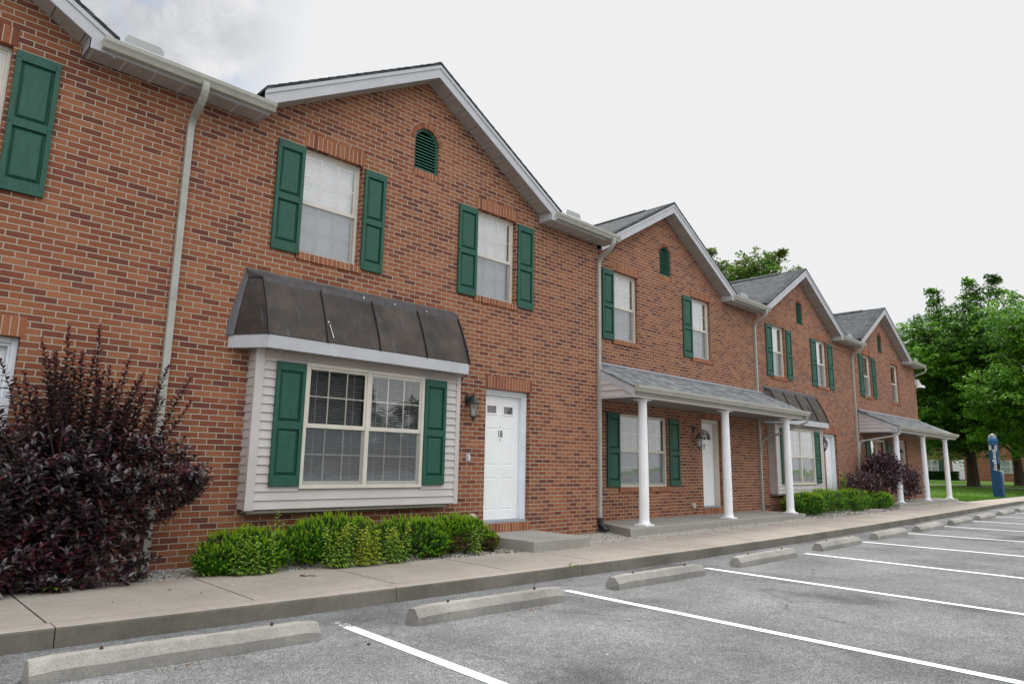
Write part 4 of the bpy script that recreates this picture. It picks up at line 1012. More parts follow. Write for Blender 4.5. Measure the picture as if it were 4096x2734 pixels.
    mb.lathe([(.008, -.016), (.012, 0), (.006, .014)], pt(.26, .37)+Vector((.0, -.012, 0)), 'bird_white', 8)
    mb.build('bird_dropping', rr)

def porch(parent, pl, pr, cols_, sl, sr, sll_wall, full_left=True, ds_side='right', ds_x=None, wall_l=None, wall_r=None, hip=False):
    """house-local coordinates; wall face y = 0"""
    e = parent; yg = -1.19; zsl = .20
    # slab
    mb = MB(); A = [(sl, -1.19, zsl), (sr, -1.19, zsl-.008), (sr+.05, 0, zsl), (sll_wall, 0, zsl)]; B = [(x, y, -.20) for x, y, _ in A]
    mb.add(A+B, [(0, 1, 2, 3), (0, 4, 5, 1), (1, 5, 6, 2), (3, 7, 4, 0)], 'slab'); mb.build('porch_slab', e, bevel=.012)
    # roof
    r = bpy.data.objects.new('porch_roof', None); col.objects.link(r); r.parent = e
    zf, zw = 2.735, 3.31; yf = -1.195
    mb = MB(); t = .03; x0, x1 = pl, pr
    wl = wall_l if wall_l is not None else x0; wr = wall_r if wall_r is not None else x1
    def zz(y): 
        s = (y-yf)/(-yf); return zf+(zw-zf)*s
    A = [(x0-.02, yf-.03, zf-.012), (x1+.02, yf-.03, zf-.012), (wr+.02, 0, zw), (wl-.02, 0, zw)]; B = [(x, y, z-t) for x, y, z in A]
    mb.add(A+B, [(0, 1, 2, 3), (0, 4, 5, 1), (0, 3, 7, 4), (1, 5, 6, 2)], 'shingle_front')
    mb.build('shingles', r)
    mb = MB(); mb.quad((wl-.02, -.09, zz(-.09)+.010), (wr, -.09, zz(-.09)+.010), (wr, -.004, zw+.03), (wl-.02, -.004, zw+.03), 'lead_flash'); mb.build('flashing', r)
    mb = MB()
    for x, sg in ((x0, -1), (wr if not hip else x1, 1)):
        if hip and sg == 1: continue
        X0, X1 = (x-.012, x+.012)
        T = [(yf, zf-.035), (0, zw-.035), (0, zw-.185), (yf, zf-.185)]
        if sg > 0: T = [(yf, zf-.035), (0, zw-.035), (0, zw-.185), (yf, zf-.185)]
        V = [(X0, a, b) for a, b in T]+[(X1, a, b) for a, b in T]
        mb.add(V, [(0, 3, 2, 1), (4, 5, 6, 7), (0, 1, 5, 4), (3, 7, 6, 2), (0, 4, 7, 3)], 'fascia_white')
        # siding triangle
        zs_ = zf-.185; z = zs_
        while z < zw-.19:
            z2 = min(z+.12, zw-.185); ya = yf+(-yf)*(z-zs_)/(zw-zf); yb = yf+(-yf)*(z2-zs_)/(zw-zf)
            xx = x-.006*sg*0+(-.008 if sg < 0 else .008); xi = x+.002*sg*0
            mb.add([(xx+(-.010 if sg < 0 else .01), max(ya, yf+.2), z), (xx+(-.010 if sg < 0 else .01), 0, z), (xi, 0, z2), (xi, max(yb, yf+.2), z2)], [(0, 1, 2, 3)], 'siding'); 
            mb.add([(xx+(-.010 if sg < 0 else .01), max(ya, yf+.2), z), (xx+(-.010 if sg < 0 else .01), 0, z), (xi, 0, z), (xi, max(ya, yf+.2), z)], [(0, 1, 2, 3)], 'siding')
            z = z2
        mb.box(x-.014, x+.014, yf+.005, -.0, zs_-.03, zs_+.02, 'fascia_white')
        xb = x+.004; mb.add([(xb, yf+.01, zs_-.02), (xb, -.001, zs_-.02), (xb, -.001, zw-.05), (xb, yf+.01, zf-.05)], [(0, 1, 2, 3)], 'siding')
    mb.build('gable_end', r)
    mb = MB(); mb.box(x0, x1, yf-.002, yf+.02, 2.575, zf-.02, 'almond'); mb.build('fascia', r)
    mb = MB(); zc = 2.565
    mb.box(x0+.012, x1-.01, yf+.02, -.002, zc, zc+.02, 'soffit', 'xXyz')
    nn = int((x1-x0)/.1)
    for k in range(nn): mb.prism([(0, 0, 0), (.004, 0, .006), (.010, 0, 0)], (x0+.06+.1*k, yf+.10, zc-.0062), (x0+.06+.1*k, -.01, zc-.0062), 'frieze', False)
    mb.box(x0+.005, x1-.005, yf+.022, yf+.14, zc-.035, zc-.001, 'siding')
    mb.build('ceiling', r)
    gutter(e, x0+.0, x1+.01, yf-.004, 2.735, 'porch_gutter')
    for x in cols_:
        b = bpy.data.objects.new('column', None); col.objects.link(b); b.parent = e
        yc = -.976; z0, z1 = zsl, 2.53
        s = MB(); H = z1-z0; pr_ = [(.092, .10), (.093, .5), (.091, 1.1), (.086, 1.7), (.080, H-.09)]
        s.lathe(pr_, (x, yc, z0), 'column_white', 36, .075); s.build('shaft', b)
        s = MB(); s.box(x-.13, x+.13, yc-.13, yc+.13, z0, z0+.028, 'column_white'); s.lathe([(.115, .028), (.120, .040), (.112, .052), (.100, .058), (.101, .068), (.092, .102)], (x, yc, z0), 'column_white', 24); s.build('base', b, bevel=.003)
        s = MB(); s.lathe([(.082, H-.095), (.087, H-.085), (.083, H-.07), (.086, H-.055), (.104, H-.036), (.110, H-.026)], (x, yc, z0), 'column_white', 24); s.box(x-.125, x+.125, yc-.125, yc+.125, z1-.026, z1-.001, 'column_white'); s.build('capital', b)
    # rain pipe from the porch gutter back to the wall pipe
    if ds_x:
        xe, xw, zj = ds_x
        q = MB(); y0 = yf-.06
        path = [(xe, y0, 2.62), (xe, y0, 2.53), (xe, y0+.02, 2.46), (xe+(xw-xe)*.12, y0+.16, 2.40), (xe+(xw-xe)*.9, -.13, zj+.05), (xw+.02*(1 if xe > xw else -1), -.055, zj), (xw, -.05, zj-.08), (xw, -.035, zj-.35)]
        q.sweep(path, [(-.034, -.025), (.034, -.025), (.034, .025), (-.034, .025)], 'downspout_paint', Vector((1, .3, 0))); q.build('porch_rain_pipe', e)

def utility_bits(parent, x, z, y=0.):
    mb = MB(); mb.lathe([(.062, 0), (.066, .01), (.066, .05), (.05, .062)], (0, 0, 0), 'plastic_cream', 8)
    o = mb.build('outlet_cover', parent); o.rotation_euler = (R(90), 0, 0); o.location = (x, y, z)

OFF = {-1: (-7.2515, 0, -.0628), 0: (0, 0, 0), 1: (7.2999, .3919, -.0835), 2: (14.7106, .3919, -.0799), 3: (21.9566, .3919, -.0485)}
W1 = (4.085, 4.985); W2 = (7.19, 8.10); ZW = (3.868, 5.352)
LAB = {-1: ('brick townhouse cut off by the left edge, the large purple shrub in front of it', 'townhouse'),
       0: ('nearest full brick townhouse, with bronze roofed bay window and white door numbered 18', 'townhouse'),
       1: ('brick townhouse with the nearer white columned porch and a fanlight door numbered 17', 'townhouse'),
       2: ('brick townhouse with a small bay window, between the two porches', 'townhouse'),
       3: ('farthest brick townhouse of the row, its porch behind the round purple shrub', 'townhouse')}
def house(u):
    H = thing('townhouse', LAB[u][0], 'townhouse', OFF[u], 'brick townhouses in one row')
    xl = {-1: -1.0, 0: 3.06, 1: 3.06, 2: 3.06, 3: 3.06}[u]
    xr = {-1: 3.06+7.2515, 0: 10.362, 1: 14.7106+3.06-7.2999, 2: 21.9566+3.06-14.7106, 3: 10.28}[u]
    if u == -1: xl = 3.06
    zg = -.45; zb = 7.117
    out = [(xl, zg), (xr, zg), (xr, ZE), (AX+(zb-ZE)/SL, ZE), (AX, zb), (max(AX-(zb-ZE)/SL, xl), ZE)]
    if AX-(zb-ZE)/SL > xl+.01: out.append((xl, ZE))
    holes = [dict(poly=rect(*W1, *ZW)), dict(poly=rect(*W2, *ZW)), dict(poly=arch_poly(5.872, 6.34, 5.633, 6.108), black=True, depth=.06)]
    porchy = u in (1, 3)
    dx0, dx1, dz0, dz1 = (7.479, 8.506, .264, 2.394) if not porchy else (7.516, 8.45, .335, 2.425)
    holes.append(dict(poly=rect(dx0, dx1, dz0, dz1), depth=.25))
    if porchy: holes.append(dict(poly=rect(4.255, 6.06, .85, 2.345)))
    if u in (0, 2): holes.append(dict(poly=rect(4.2, 6.055, .85, 2.398), depth=-.02, black=True))
    brick_wall(H, out, holes, 0, 9.0)
    yw = .078
    bt = 'closed'
    window(H, *W1, *ZW, yw, blinds=bt); window(H, *W2, *ZW, yw, blinds='closed')
    for (a, b) in (W1, W2): soldier(H, a-.02, b+.03, ZW[1]+.002); sill(H, a-.035, b+.055, ZW[0]+.004)
    zs = (3.832, 5.317)
    sh = {-1: (1, 1, 1, 1), 0: (1, 1, 1, 1), 1: (1, 0, 1, 0), 2: (1, 1, 1, 1), 3: (1, 1, 0, 0)}[u]
    for on, (a, b) in zip(sh, ((3.70, 4.082), (5.015, 5.375), (6.79, 7.185), (8.13, 8.52))):
        if on: shutter(H, a, b, *zs, -.003)
    gable_vent(H, 5.872, 6.34, 5.633, 6.108, 0)
    roof_parts(H, xl, xr, 0., eave_end={-1: 10.72, 0: 10.62, 1: 10.72, 2: 10.72, 3: 10.52}[u], last=(u == 3))
    # rain pipe
    if u == -1: downspout(H, 9.855, -.40, 5.54, 0, .05, boot=False)
    elif u == 0: downspout(H, 10.37, -.40, 5.54, 0, .20, boot=True)
    elif u in (1, 2): downspout(H, 10.43 if u == 1 else 10.27, -.40, 5.54, 0, .20 if u == 1 else .05)
    else:
        mb = MB(); mb.sweep([(10.42, -.40, 5.54), (10.42, -.40, 5.42), (10.42, -.36, 5.33), (10.36, .02, 5.18), (10.34, .1, 5.08), (10.34, .1, .2)], [(-.036, -.027), (.036, -.027), (.036, .027), (-.036, .027)], 'downspout_paint'); mb.build('downspout', H)
        c = bpy.data.objects.new('security_camera', None); col.objects.link(c); c.parent = H
        mb = MB(); mb.box(10.20, 10.36, -.13, .02, 4.78, 5.02, 'plastic_white'); mb.build('mounting_box', c, bevel=.01)
        mb = MB(); mb.tube([(10.36, -.07, 4.93), (10.60, -.07, 4.93), (10.68, -.07, 4.88), (10.70, -.07, 4.80)], .035, 'plastic_white', 8)
        mb.lathe([(.05, .10), (.15, .06), (.18, 0), (.17, -.02)], (10.72, -.07, 4.73), 'plastic_white', 16); mb.build('camera_arm', c)
        mb = MB(); mb.lathe([(.02, -.09), (.09, -.06), (.12, -.02)], (10.72, -.07, 4.73), 'dark_interior', 14); mb.build('camera_dome', c)
    # door
    num = {0: '18', 1: '17'}.get(u)
    front_door(H, dx0, dx1, dz0, dz1, 0, 'fan' if porchy else 'squares', num, jamb='jamb_white' if not porchy else 'window_trim')
    soldier(H, dx0-.01, dx1+.03, dz1+.003, h=.20 if not porchy else .135)
    if not porchy and u != -1:
        bay_window(H)
        wall_lamp(H, 7.08, 0, 2.19, 'black_iron', 1.12)
    if u == 0:
        mb = MB(); A = [(7.30, -1.27, .12), (8.548, -1.262, .116), (8.60, -.002, .12), (7.32, -.002, .125)]; B = [(x, y, -.2) for x, y, _ in A]
        mb.add(A+B, [(0, 1, 2, 3), (0, 4, 5, 1), (1, 5, 6, 2), (3, 7, 4, 0)], 'slab'); mb.build('front_step', H, bevel=.012)
        mb = MB(); mb.box(7.085, 7.165, -.012, .0, 1.215, 1.345, 'flue_grey'); mb.box(7.125, 7.155, -.028, -.012, 1.235, 1.315, 'plastic_white'); mb.build('doorbell', H, bevel=.003)
        utility_bits(H, 7.23, .37)
    if u == 2:
        mb = MB(); mb.box(7.30, 8.6, -1.2, -.002, -.2, .12, 'slab'); mb.build('front_step', H, bevel=.012)
    if porchy:
        sash_w = window(H, 4.255, 6.06, .85, 2.345, .06, units=2, blinds='half', trim='window_trim')
        sill(H, 4.24, 6.13, .852)
        mb = MB()
        shutter(H, 3.83, 4.245, .86, 2.345, -.003); shutter(H, 6.085, 6.49, .86, 2.335, -.003)
        wall_lamp(H, 7.12 if u == 1 else 7.1, 0, 2.03, 'bronze_iron' if u == 1 else 'black_iron', 1.12, drop=True)
        utility_bits(H, 7.02, .42)
    if u == 1:
        porch(H, 3.10, 10.70, (3.68, 6.84, 9.95), 2.945, 10.335, 3.55, ds_x=(10.60, 10.47, 1.98))
        mb = MB(); mb.tube([(10.66, -.005, .30), (10.66, -.06, .30), (10.70, -.10, .28)], [.03, .025, .02], 'black_iron', 8); mb.tube([(10.60, -.02, .29), (10.72, -.02, .29)], .012, 'flue_grey', 6); mb.build('hose_tap', H)
    if u == 3:
        porch(H, 3.36, 10.74, (3.68+.15, 6.88, 9.85), 3.0, 10.2, 3.2, ds_x=(3.42, 3.14, 2.18), wall_l=3.30, wall_r=10.35, hip=True)
    return H
for u in (-1, 0, 1, 2, 3): house(u)

# ------------------------------------------------------------------ plants
def leaf(mb, p, d, nrm, L, W, mat, fold=.25, droop=0.):
    """pointed oval leaf from p along d"""
    d = d.normalized(); s = d.cross(nrm)
    if s.length < 1e-3: s = d.orthogonal()
    s.normalize(); u = s.cross(d)
    c = [p, p+d*L*.35-s*W*.5+u*W*fold, p+d*L*.72-s*W*.38+u*(W*fold*.8-droop*L*.4), p+d*L-u*droop*L, p+d*L*.72+s*W*.38+u*(W*fold*.8-droop*L*.4), p+d*L*.35+s*W*.5+u*W*fold, p+d*L*.5-u*droop*L*.25]
    mb.add(c, [(0, 6, 1), (1, 6, 2), (2, 6, 3), (3, 6, 4), (4, 6, 5), (5, 6, 0)], mat)
def rnd(a=1.): return Vector((random.uniform(-a, a), random.uniform(-a, a), random.uniform(-a, a)))

def shoot(lv, tw, path, r0, L, W, mats, start=.15, step=.026, tipmat=None):
    """stem along path with alternate leaves"""
    path = [Vector(p) for p in path]; n_ = len(path)
    tw.tube(path, [r0*(1-.75*i/(n_-1)) for i in range(n_)], 'purple_twig', 4, False)
    tot = sum((b-a).length for a, b in zip(path, path[1:])); s = tot*start; ph = random.random()*6
    while s < tot:
        acc = 0
        for a, b in zip(path, path[1:]):
            l_ = (b-a).length
            if acc+l_ >= s: break
            acc += l_
        t = (s-acc)/l_; p = a.lerp(b, t); d = (b-a).normalized(); q = d.orthogonal().normalized(); q.rotate(Matrix.Rotation(ph, 3, d)); q.z *= .6
        f = s/tot
        k = L*(1.0-.45*max(0, f-.75)/.25)*random.uniform(.75, 1.15)
        ld = (q*.9+d*(.35+.9*max(0, f-.85)/.15)+Vector((0, 0, .15))+rnd(.2))
        m_ = tipmat if (tipmat and f > .90) else random.choice(mats)
        leaf(lv, p, ld, (Vector((0, 0, 1))+d*.3+rnd(.3)), k, W*k/L, m_, .18, random.uniform(0, .25))
        ph += 2.4; s += step*random.uniform(.6, 1.3)

def big_purple():
    H = thing('purple_shrub', 'very large dark purple shrub at the lower left, tall red tipped shoots against brick', 'shrub', (1.7, -.6, -.03))
    lv, tw = MB(), MB(); O = Vector((1.7, -.6, -.03))
    mats = ['purple_leaf']*6+['purple_leaf_green']*3+['purple_leaf_young']
    # named tall shoots (tips read from the picture, at their own distance)
    tips = [(1.36, 2.28), (1.54, 2.41), (1.82, 2.47), (1.95, 2.09), (2.09, 2.16), (2.24, 2.02), (2.50, 2.16), (2.74, 2.05), (1.06, 2.07), (1.45, 2.15), (1.7, 2.2), (2.0, 1.95), (2.35, 1.9), (1.2, 1.9), (.9, 2.1), (.6, 2.2), (.3, 2.0)]
    rs = random.Random(3); tips += [(rs.uniform(.9, 2.75), rs.uniform(1.62, 1.98)) for _ in range(17)] + [(rs.uniform(1.15, 1.95), rs.uniform(1.9, 2.2)) for _ in range(10)]
    for x, z in tips:
        y = random.uniform(-.55, -.32); T = Vector((x, y, z)); B = Vector((1.75+(x-1.75)*.55+random.uniform(-.1, .1), -.55, .75))
        m1 = B.lerp(T, .5)+Vector((-(x-1.75)*.05, -.02, .03))
        shoot(lv, tw, [B-O, B.lerp(m1, .5)-O, m1-O, m1.lerp(T, .5)+rnd(.015)-O, T-O], .008, .084, .042, mats, .05, .0145, 'purple_leaf_young')
    # main stems
    base = Vector((1.75, -.45, -.03))
    for k in range(46):
        a = random.uniform(0, 6.283); rx = random.uniform(.5, 1.0); c = Vector((1.55+1.15*rx*math.cos(a), -.56+.34*rx*math.sin(a), random.uniform(.55, 1.55)))
        tw.tube([base-O+rnd(.05), base.lerp(c, .5)-O+Vector((0, 0, .12))+rnd(.05), c-O], [.016, .010, .005], 'purple_twig', 5, False)
    # leafy mass: shoots everywhere over the hull
    def hull(x):     # top profile of the bush body
        return lerp(x, [(-.6, 1.4), (.3, 1.5), (1.2, 1.42), (1.9, 1.42), (2.3, 1.42), (2.65, 1.32), (2.85, 1.12), (3.05, .85)])
    def rightlim(z): return lerp(z, [(0, 2.42), (.15, 2.50), (.35, 2.45), (.6, 2.62), (.85, 2.98), (1.1, 3.03), (1.3, 2.98), (1.6, 2.75)])
    n_ = 0
    while n_ < 1350:
        x = random.uniform(-.5, 3.0); z = random.uniform(.0, 1.65)
        if z > hull(x) or x > rightlim(z): continue
        yfront = -.92 if z < 1.0 else -.92+.35*(z-1.0)/.6
        yb = -.16
        edge = min(1, (rightlim(z)-x)/.35); yfront = -.5+(yfront+.5)*math.sqrt(max(edge, .05))
        if x > 2.2 and z < .75 and random.random() < .35: continue
        y = yfront+abs(random.gauss(0, .16)) if random.random() < .75 else random.uniform(yfront, yb)
        y = min(y, yb); n_ += 1
        p = Vector((x, y, z)); out = Vector((x-1.5, (y+.35)*2.2, (z-.7)*.7)).normalized()
        d = (out*.8+Vector((.0, -.25, .55))+rnd(.35)).normalized(); L = random.uniform(.10, .26)
        q = p-d*L*.6
        shoot(lv, tw, [q-O, q+d*L*.5+rnd(.01)-O, q+d*L+Vector((0, 0, .02))-O], .004, .086, .046, mats if random.random() > .06 else ['purple_leaf_young'], .0, .021, 'purple_leaf_young' if random.random() < .25 else None)
    lv.build('foliage', H); tw.build('stems', H)
big_purple()

def far_purple():
    O = Vector((25.1, -.30, -.03))
    H = thing('purple_shrub', 'rounded dark purple shrub on several bare stems in front of the far porch', 'shrub', O)
    lv, tw = MB(), MB(); mats = ['purple_leaf']*4+['purple_leaf_young']*2
    for k in range(9):
        a = k*.7; c = Vector((random.uniform(-1.1, 1.5), random.uniform(-.4, .3), random.uniform(.5, .9)))
        tw.tube([(random.uniform(-.12, .12), random.uniform(-.1, .1), 0), (c.x*.35, c.y*.5, .28), c], [.035, .025, .012], 'purple_twig', 6, False)
    def add(cx, cy, cz, rx, ry, rz, n_):
        for _ in range(n_):
            v = rnd(1)
            while v.length > 1 or v.length < .45: v = rnd(1)
            p = Vector((cx+v.x*rx, cy+v.y*ry, cz+v.z*rz)); d = (v+Vector((0, 0, .7))+rnd(.4)).normalized(); L = random.uniform(.15, .32)
            for j in range(5):
                q = p+d*L*j/5; leaf(lv, q, (rnd(1)+d*.5), Vector((0, 0, 1))+rnd(.5), random.uniform(.06, .10), .045, random.choice(mats))
    add(.3, 0, 1.12, 1.2, .5, .46, 950); add(-1.7, .1, .78, 1.0, .4, .28, 330); add(1.7, -.1, .92, .9, .42, .34, 420); add(1.9, -.2, .62, .6, .32, .26, 200); add(.2, 0, 1.4, .9, .4, .3, 330)
    for x, z in ((-.8, 1.6), (-.3, 1.8), (.1, 1.98), (.5, 1.85), (.9, 1.8), (1.4, 1.55), (2.3, 1.25), (2.9, 1.0), (-2.3, 1.05)):
        for j in range(16):
            t = j/15; q = Vector((x*.8+x*.2*t, .0, z-.75+.75*t)); leaf(lv, q, rnd(1)+Vector((0, 0, .3)), Vector((0, 0, 1))+rnd(.5), .075*(1.1-.5*t), .035, 'purple_leaf_young' if t > .6 else 'purple_leaf')
    lv.build('foliage', H); tw.build('stems', H)
far_purple()

def yew(label, cx, cy, rx, ry, h, n_, group, brown=0., need=.030, seed=0, z0=None, tip=.48, lumps=5, dens=20):
    random.seed(100+seed)
    z0 = curb_z(cx)+.0 if z0 is None else z0
    H = thing('yew_bush', label, 'bush', (cx, cy, z0), group)
    lv, tw = MB(), MB(); L = [(0, 0, h*.45, rx, ry, h*.55)]
    for k in range(lumps):
        a = random.uniform(0, 6.28); L.append((rx*.55*math.cos(a), ry*.5*math.sin(a), h*random.uniform(.35, .62), rx*random.uniform(.4, .6), ry*random.uniform(.45, .6), h*random.uniform(.35, .42)))
    for k in range(14):
        a = random.uniform(0, 6.28); tw.tube([(random.uniform(-.06, .06), random.uniform(-.06, .06), 0), (rx*.6*math.cos(a), ry*.6*math.sin(a), h*.5)], [.010, .004], 'twig', 4, False)
    def inside(p, skip):
        return any(((p.x-a)/rx_)**2+((p.y-b)/ry_)**2+((p.z-c)/rz_)**2 < .72 for i, (a, b, c, rx_, ry_, rz_) in enumerate(L) if i != skip)
    c_ = 0; tries = 0
    while c_ < n_ and tries < n_*30:
        tries += 1
        i = random.randrange(len(L)); a, b, c, rx_, ry_, rz_ = L[i]
        v = rnd(1)
        if v.length > 1 or v.length < .1: continue
        v.normalize(); r = random.uniform(.78, 1.0) if random.random() < .8 else random.uniform(.4, .8)
        p = Vector((a+v.x*rx_*r, b+v.y*ry_*r, c+v.z*rz_*r))
        if p.z < .02 or inside(p, i) and random.random() < .9: continue
        c_ += 1
        nrm = Vector((v.x/rx_, v.y/ry_, v.z/rz_)).normalized()
        d = (nrm+Vector((0, 0, .75))+rnd(.35)).normalized(); ln = random.uniform(.05, .095)
        isb = brown and (p.z < h*.62) and random.random() < brown
        q = p-d*ln*.5
        tipm = 'yew_tip' if (random.random() < tip+.5*(v.z > .3)*tip and not isb) else 'yew_dark'
        tw.tube([q, q+d*ln], [.003, .0015], 'twig', 3, False)
        s1 = d.orthogonal().normalized(); s2 = d.cross(s1)
        for k in range(dens):
            t = k/dens; an = k*2.39; o = (s1*math.cos(an)+s2*math.sin(an)); nd = (o*(1-.55*t)+d*(.5+.8*t)).normalized()
            w = nd.cross(d).normalized()*.0036; base = q+d*ln*t; e_ = base+nd*need*(1-.35*t)
            mt_ = 'yew_brown' if isb else ('yew_dark' if t < .60 or tipm == 'yew_dark' else 'yew_tip')
            lv.add([base-w, base+w, e_+w*.6, e_-w*.6], [(0, 1, 2, 3)], mt_)
    for _ in range(int(n_*.06)):     # upright leaders above the outline
        a = random.uniform(0, 6.28); r = math.sqrt(random.random())*.8; x, y = rx*r*math.cos(a), ry*r*math.sin(a); zt = h*(1.0-.28*r*r)+.0
        p = Vector((x, y, zt-.03)); d = Vector((random.uniform(-.25, .25), random.uniform(-.25, .25), 1)).normalized(); ln = random.uniform(.06, .12); s1 = d.orthogonal().normalized(); s2 = d.cross(s1)
        tw.tube([p-d*.04, p+d*ln], [.003, .0015], 'twig', 3, False)
        for k in range(dens+6):
            t = k/(dens+6); an = k*2.39; nd = ((s1*math.cos(an)+s2*math.sin(an))*(1-.4*t)+d*(.45+.8*t)).normalized(); w = nd.cross(d).normalized()*.0034; b_ = p+d*ln*t; e_ = b_+nd*need*(1-.4*t)
            lv.add([b_-w, b_+w, e_+w*.6, e_-w*.6], [(0, 1, 2, 3)], 'yew_dark' if t < .45 else 'yew_tip')
    lv.build('foliage', H); tw.build('stems', H)
G1 = 'yew bushes below the near bay window'
yew('low yew bush at the left end of its bed, beside the big purple shrub', 3.48, -.54, .58, .38, .43, 1500, G1, seed=1, lumps=4)
yew('yew bush under the middle of the near bay window, tallest of its row', 4.55, -.54, .66, .40, .54, 1600, G1, seed=2, lumps=4)
yew('rounded bright yew bush under the right half of the near bay window', 5.62, -.57, .66, .42, .47, 1700, G1, brown=.10, seed=3, lumps=5)
yew('yew bush with brown bare twigs below, left of the front step of door 18', 6.42, -.50, .52, .36, .48, 1200, G1, brown=.45, seed=4, lumps=3)
yew('smallest yew clump, half dead and brown, touching the front step', 6.93, -.60, .20, .22, .30, 420, G1, brown=.75, seed=5, lumps=2)
G2 = 'clipped bushes by the farther bay window'
yew('rounded yew bush right of the third porch column', 18.95, -.25, .85, .5, .56, 1445, G2, seed=6, need=.05, lumps=6, dens=14)
yew('middle yew bush below the farther bay window', 20.5, -.2, .95, .55, .62, 1275, G2, seed=7, need=.05, lumps=6, dens=14)
yew('yew bush in front of the door of the farther bay window house', 22.3, -.3, .95, .5, .58, 1190, G2, seed=8, need=.055, lumps=6, dens=14)
yew('last low yew bush before the round purple shrub', 23.9, -.45, .85, .45, .50, 850, G2, seed=9, need=.055, lumps=5, dens=14)

def weed(label, spots, grp='pale green weeds growing through the yews', mats=('weed_leaf',), L=.085, W=.024, seed=0):
    random.seed(300+seed)
    x0, y0 = spots[0][0], spots[0][1]; O = Vector((x0, y0, curb_z(x0)))
    H = thing('weed', label, 'weed', O, grp); lv, tw = MB(), MB()
    for x, y, h in spots:
        B = Vector((x-x0, y-y0, 0)); lean = Vector((random.uniform(-.08, .08), random.uniform(-.10, .02), 0)); n_ = int(h/.014)
        P = [B+lean*t*t+Vector((0, 0, h*t)) for t in frange(0, 1, 5)]; tw.tube(P, [.004, .0035, .003, .003, .002, .0015], 'twig', 4, False)
        for k in range(n_):
            t = .08+.92*k/n_; p = B+lean*t*t+Vector((0, 0, h*t)); an = k*2.4; d = Vector((math.cos(an), math.sin(an), .25+.6*(t > .85)))+rnd(.15)
            leaf(lv, p, d, Vector((0, 0, 1))+rnd(.2), L*(1.1-.55*t)*random.uniform(.8, 1.15), W, mats[0] if t < .75 or len(mats) < 2 else mats[1], .15, random.uniform(.15, .6))
    lv.build('foliage', H); tw.build('stems', H)
def spots(x0, x1, y, n_, h0, h1):
    return [(random.uniform(x0, x1), y+random.uniform(-.05, .06), random.uniform(h0, h1)) for _ in range(n_)]
random.seed(5)
weed('pale leafy weed clump in front of the leftmost yew', spots(3.22, 3.62, -0.87, 18, .22, .46), seed=1)
weed('short weed tuft at the left foot of the leftmost yew', spots(2.93, 3.12, -.62, 6, .16, .28), seed=2)
weed('tall weed clump with yellowing tops left of the middle yew', spots(4.22, 4.52, -0.95, 17, .3, .52), mats=('weed_leaf', 'weed_leaf_yellow'), seed=3)
weed('yellow green weed clump in front of the middle yew', spots(4.62, 4.88, -0.98, 14, .28, .55), mats=('weed_leaf_yellow', 'weed_leaf_yellow'), seed=4)
weed('weed clump between the middle and the right yew', spots(5.02, 5.28, -0.97, 14, .26, .50), mats=('weed_leaf', 'weed_leaf_yellow'), seed=5)
weed('single tall weed sprouting behind the leftmost yew', [(3.95, -.25, .62), (3.98, -.3, .5)], seed=6)
weed('slender weeds in front of the yew beside the step', spots(6.45, 6.6, -.92, 5, .2, .42), seed=7)
weed('bright green weed at the bottom left corner below the purple shrub', spots(.98, 1.22, -.80, 9, .10, .22), grp=None, seed=8, L=.06, W=.02)
weed('tall thin yellow green weed beside the door of the farther bay window house', spots(22.3, 22.9, .05, 7, .8, 1.35), grp=None, mats=('weed_leaf_yellow', 'weed_leaf_yellow'), seed=9, L=.10, W=.02)
weed('tiny weed sprouting from the curb foot', spots(6.66, 6.74, -2.46, 5, .03, .06), grp=None, seed=10, L=.04, W=.014, mats=('weed_leaf', 'weed_leaf_yellow'))
def broad():
    O = Vector((1.62, -.82, curb_z(1.6))); H = thing('seedling', 'small broad leaved green seedling at the foot of the big purple shrub', 'seedling', O); lv = MB(); tw = MB()
    tw.tube([(0, 0, 0), (0, 0, .06)], .003, 'twig', 4)
    for k in range(7):
        a = k*.95; leaf(lv, Vector((0, 0, .05)), Vector((math.cos(a), math.sin(a), .25)), Vector((0, 0, 1)), .11, .05, 'weed_leaf', .1, .3)
    lv.build('leaves', H); tw.build('stems', H)
broad()

# small litter on the sidewalk and lot
random.seed(11)
for i, (x, y, r) in enumerate(((2.45, -1.25, .012), (2.62, -1.55, .010), (2.1, -1.6, .008), (3.02, -1.30, .013), (3.2, -1.62, .010), (3.42, -1.58, .012), (1.9, -1.55, .007), (3.05, -3.62, .016), (4.6, -3.52, .015), (4.85, -3.60, .010), (7.6, -3.55, .013), (7.75, -3.6, .010), (5.2, -4.4, .016), (6.9, -4.3, .012), (4.1, -5.0, .013), (8.9, -5.2, .014))):
    mb = MB(); z = (curb_z(x)+.004 if y > -2.2 else g(x, y))+r*.45; pebble_into(mb, (0, 0, 0), r, random.choice(['pebble', 'pebble', 'stop_concrete', 'steel_pin']))
    o = mb.build('pebble'); o.location = (x, y, z); tag(o, 'small loose stone lying on the %s' % ('sidewalk' if y > -2.2 else 'asphalt'), 'stone', 'loose stones on the %s' % ('sidewalk' if y > -2.2 else 'asphalt'))
mb = MB(); mb.tube([(0, 0, .008), (.05, -.03, .012), (.11, -.05, .006)], .004, 'steel_pin', 5); mb.tube([(.0, .0, .01), (-.04, .02, .02)], .006, 'steel_pin', 5)
for k in range(4): leaf(mb, Vector((-.02, .01, .012)), rnd(1), Vector((0, 0, 1)), .04, .02, 'purple_leaf_young')
o = mb.build('twig'); o.location = (3.80, -1.25, curb_z(3.8)+.006); tag(o, 'dry reddish twig with a curled leaf lying on the sidewalk', 'twig')

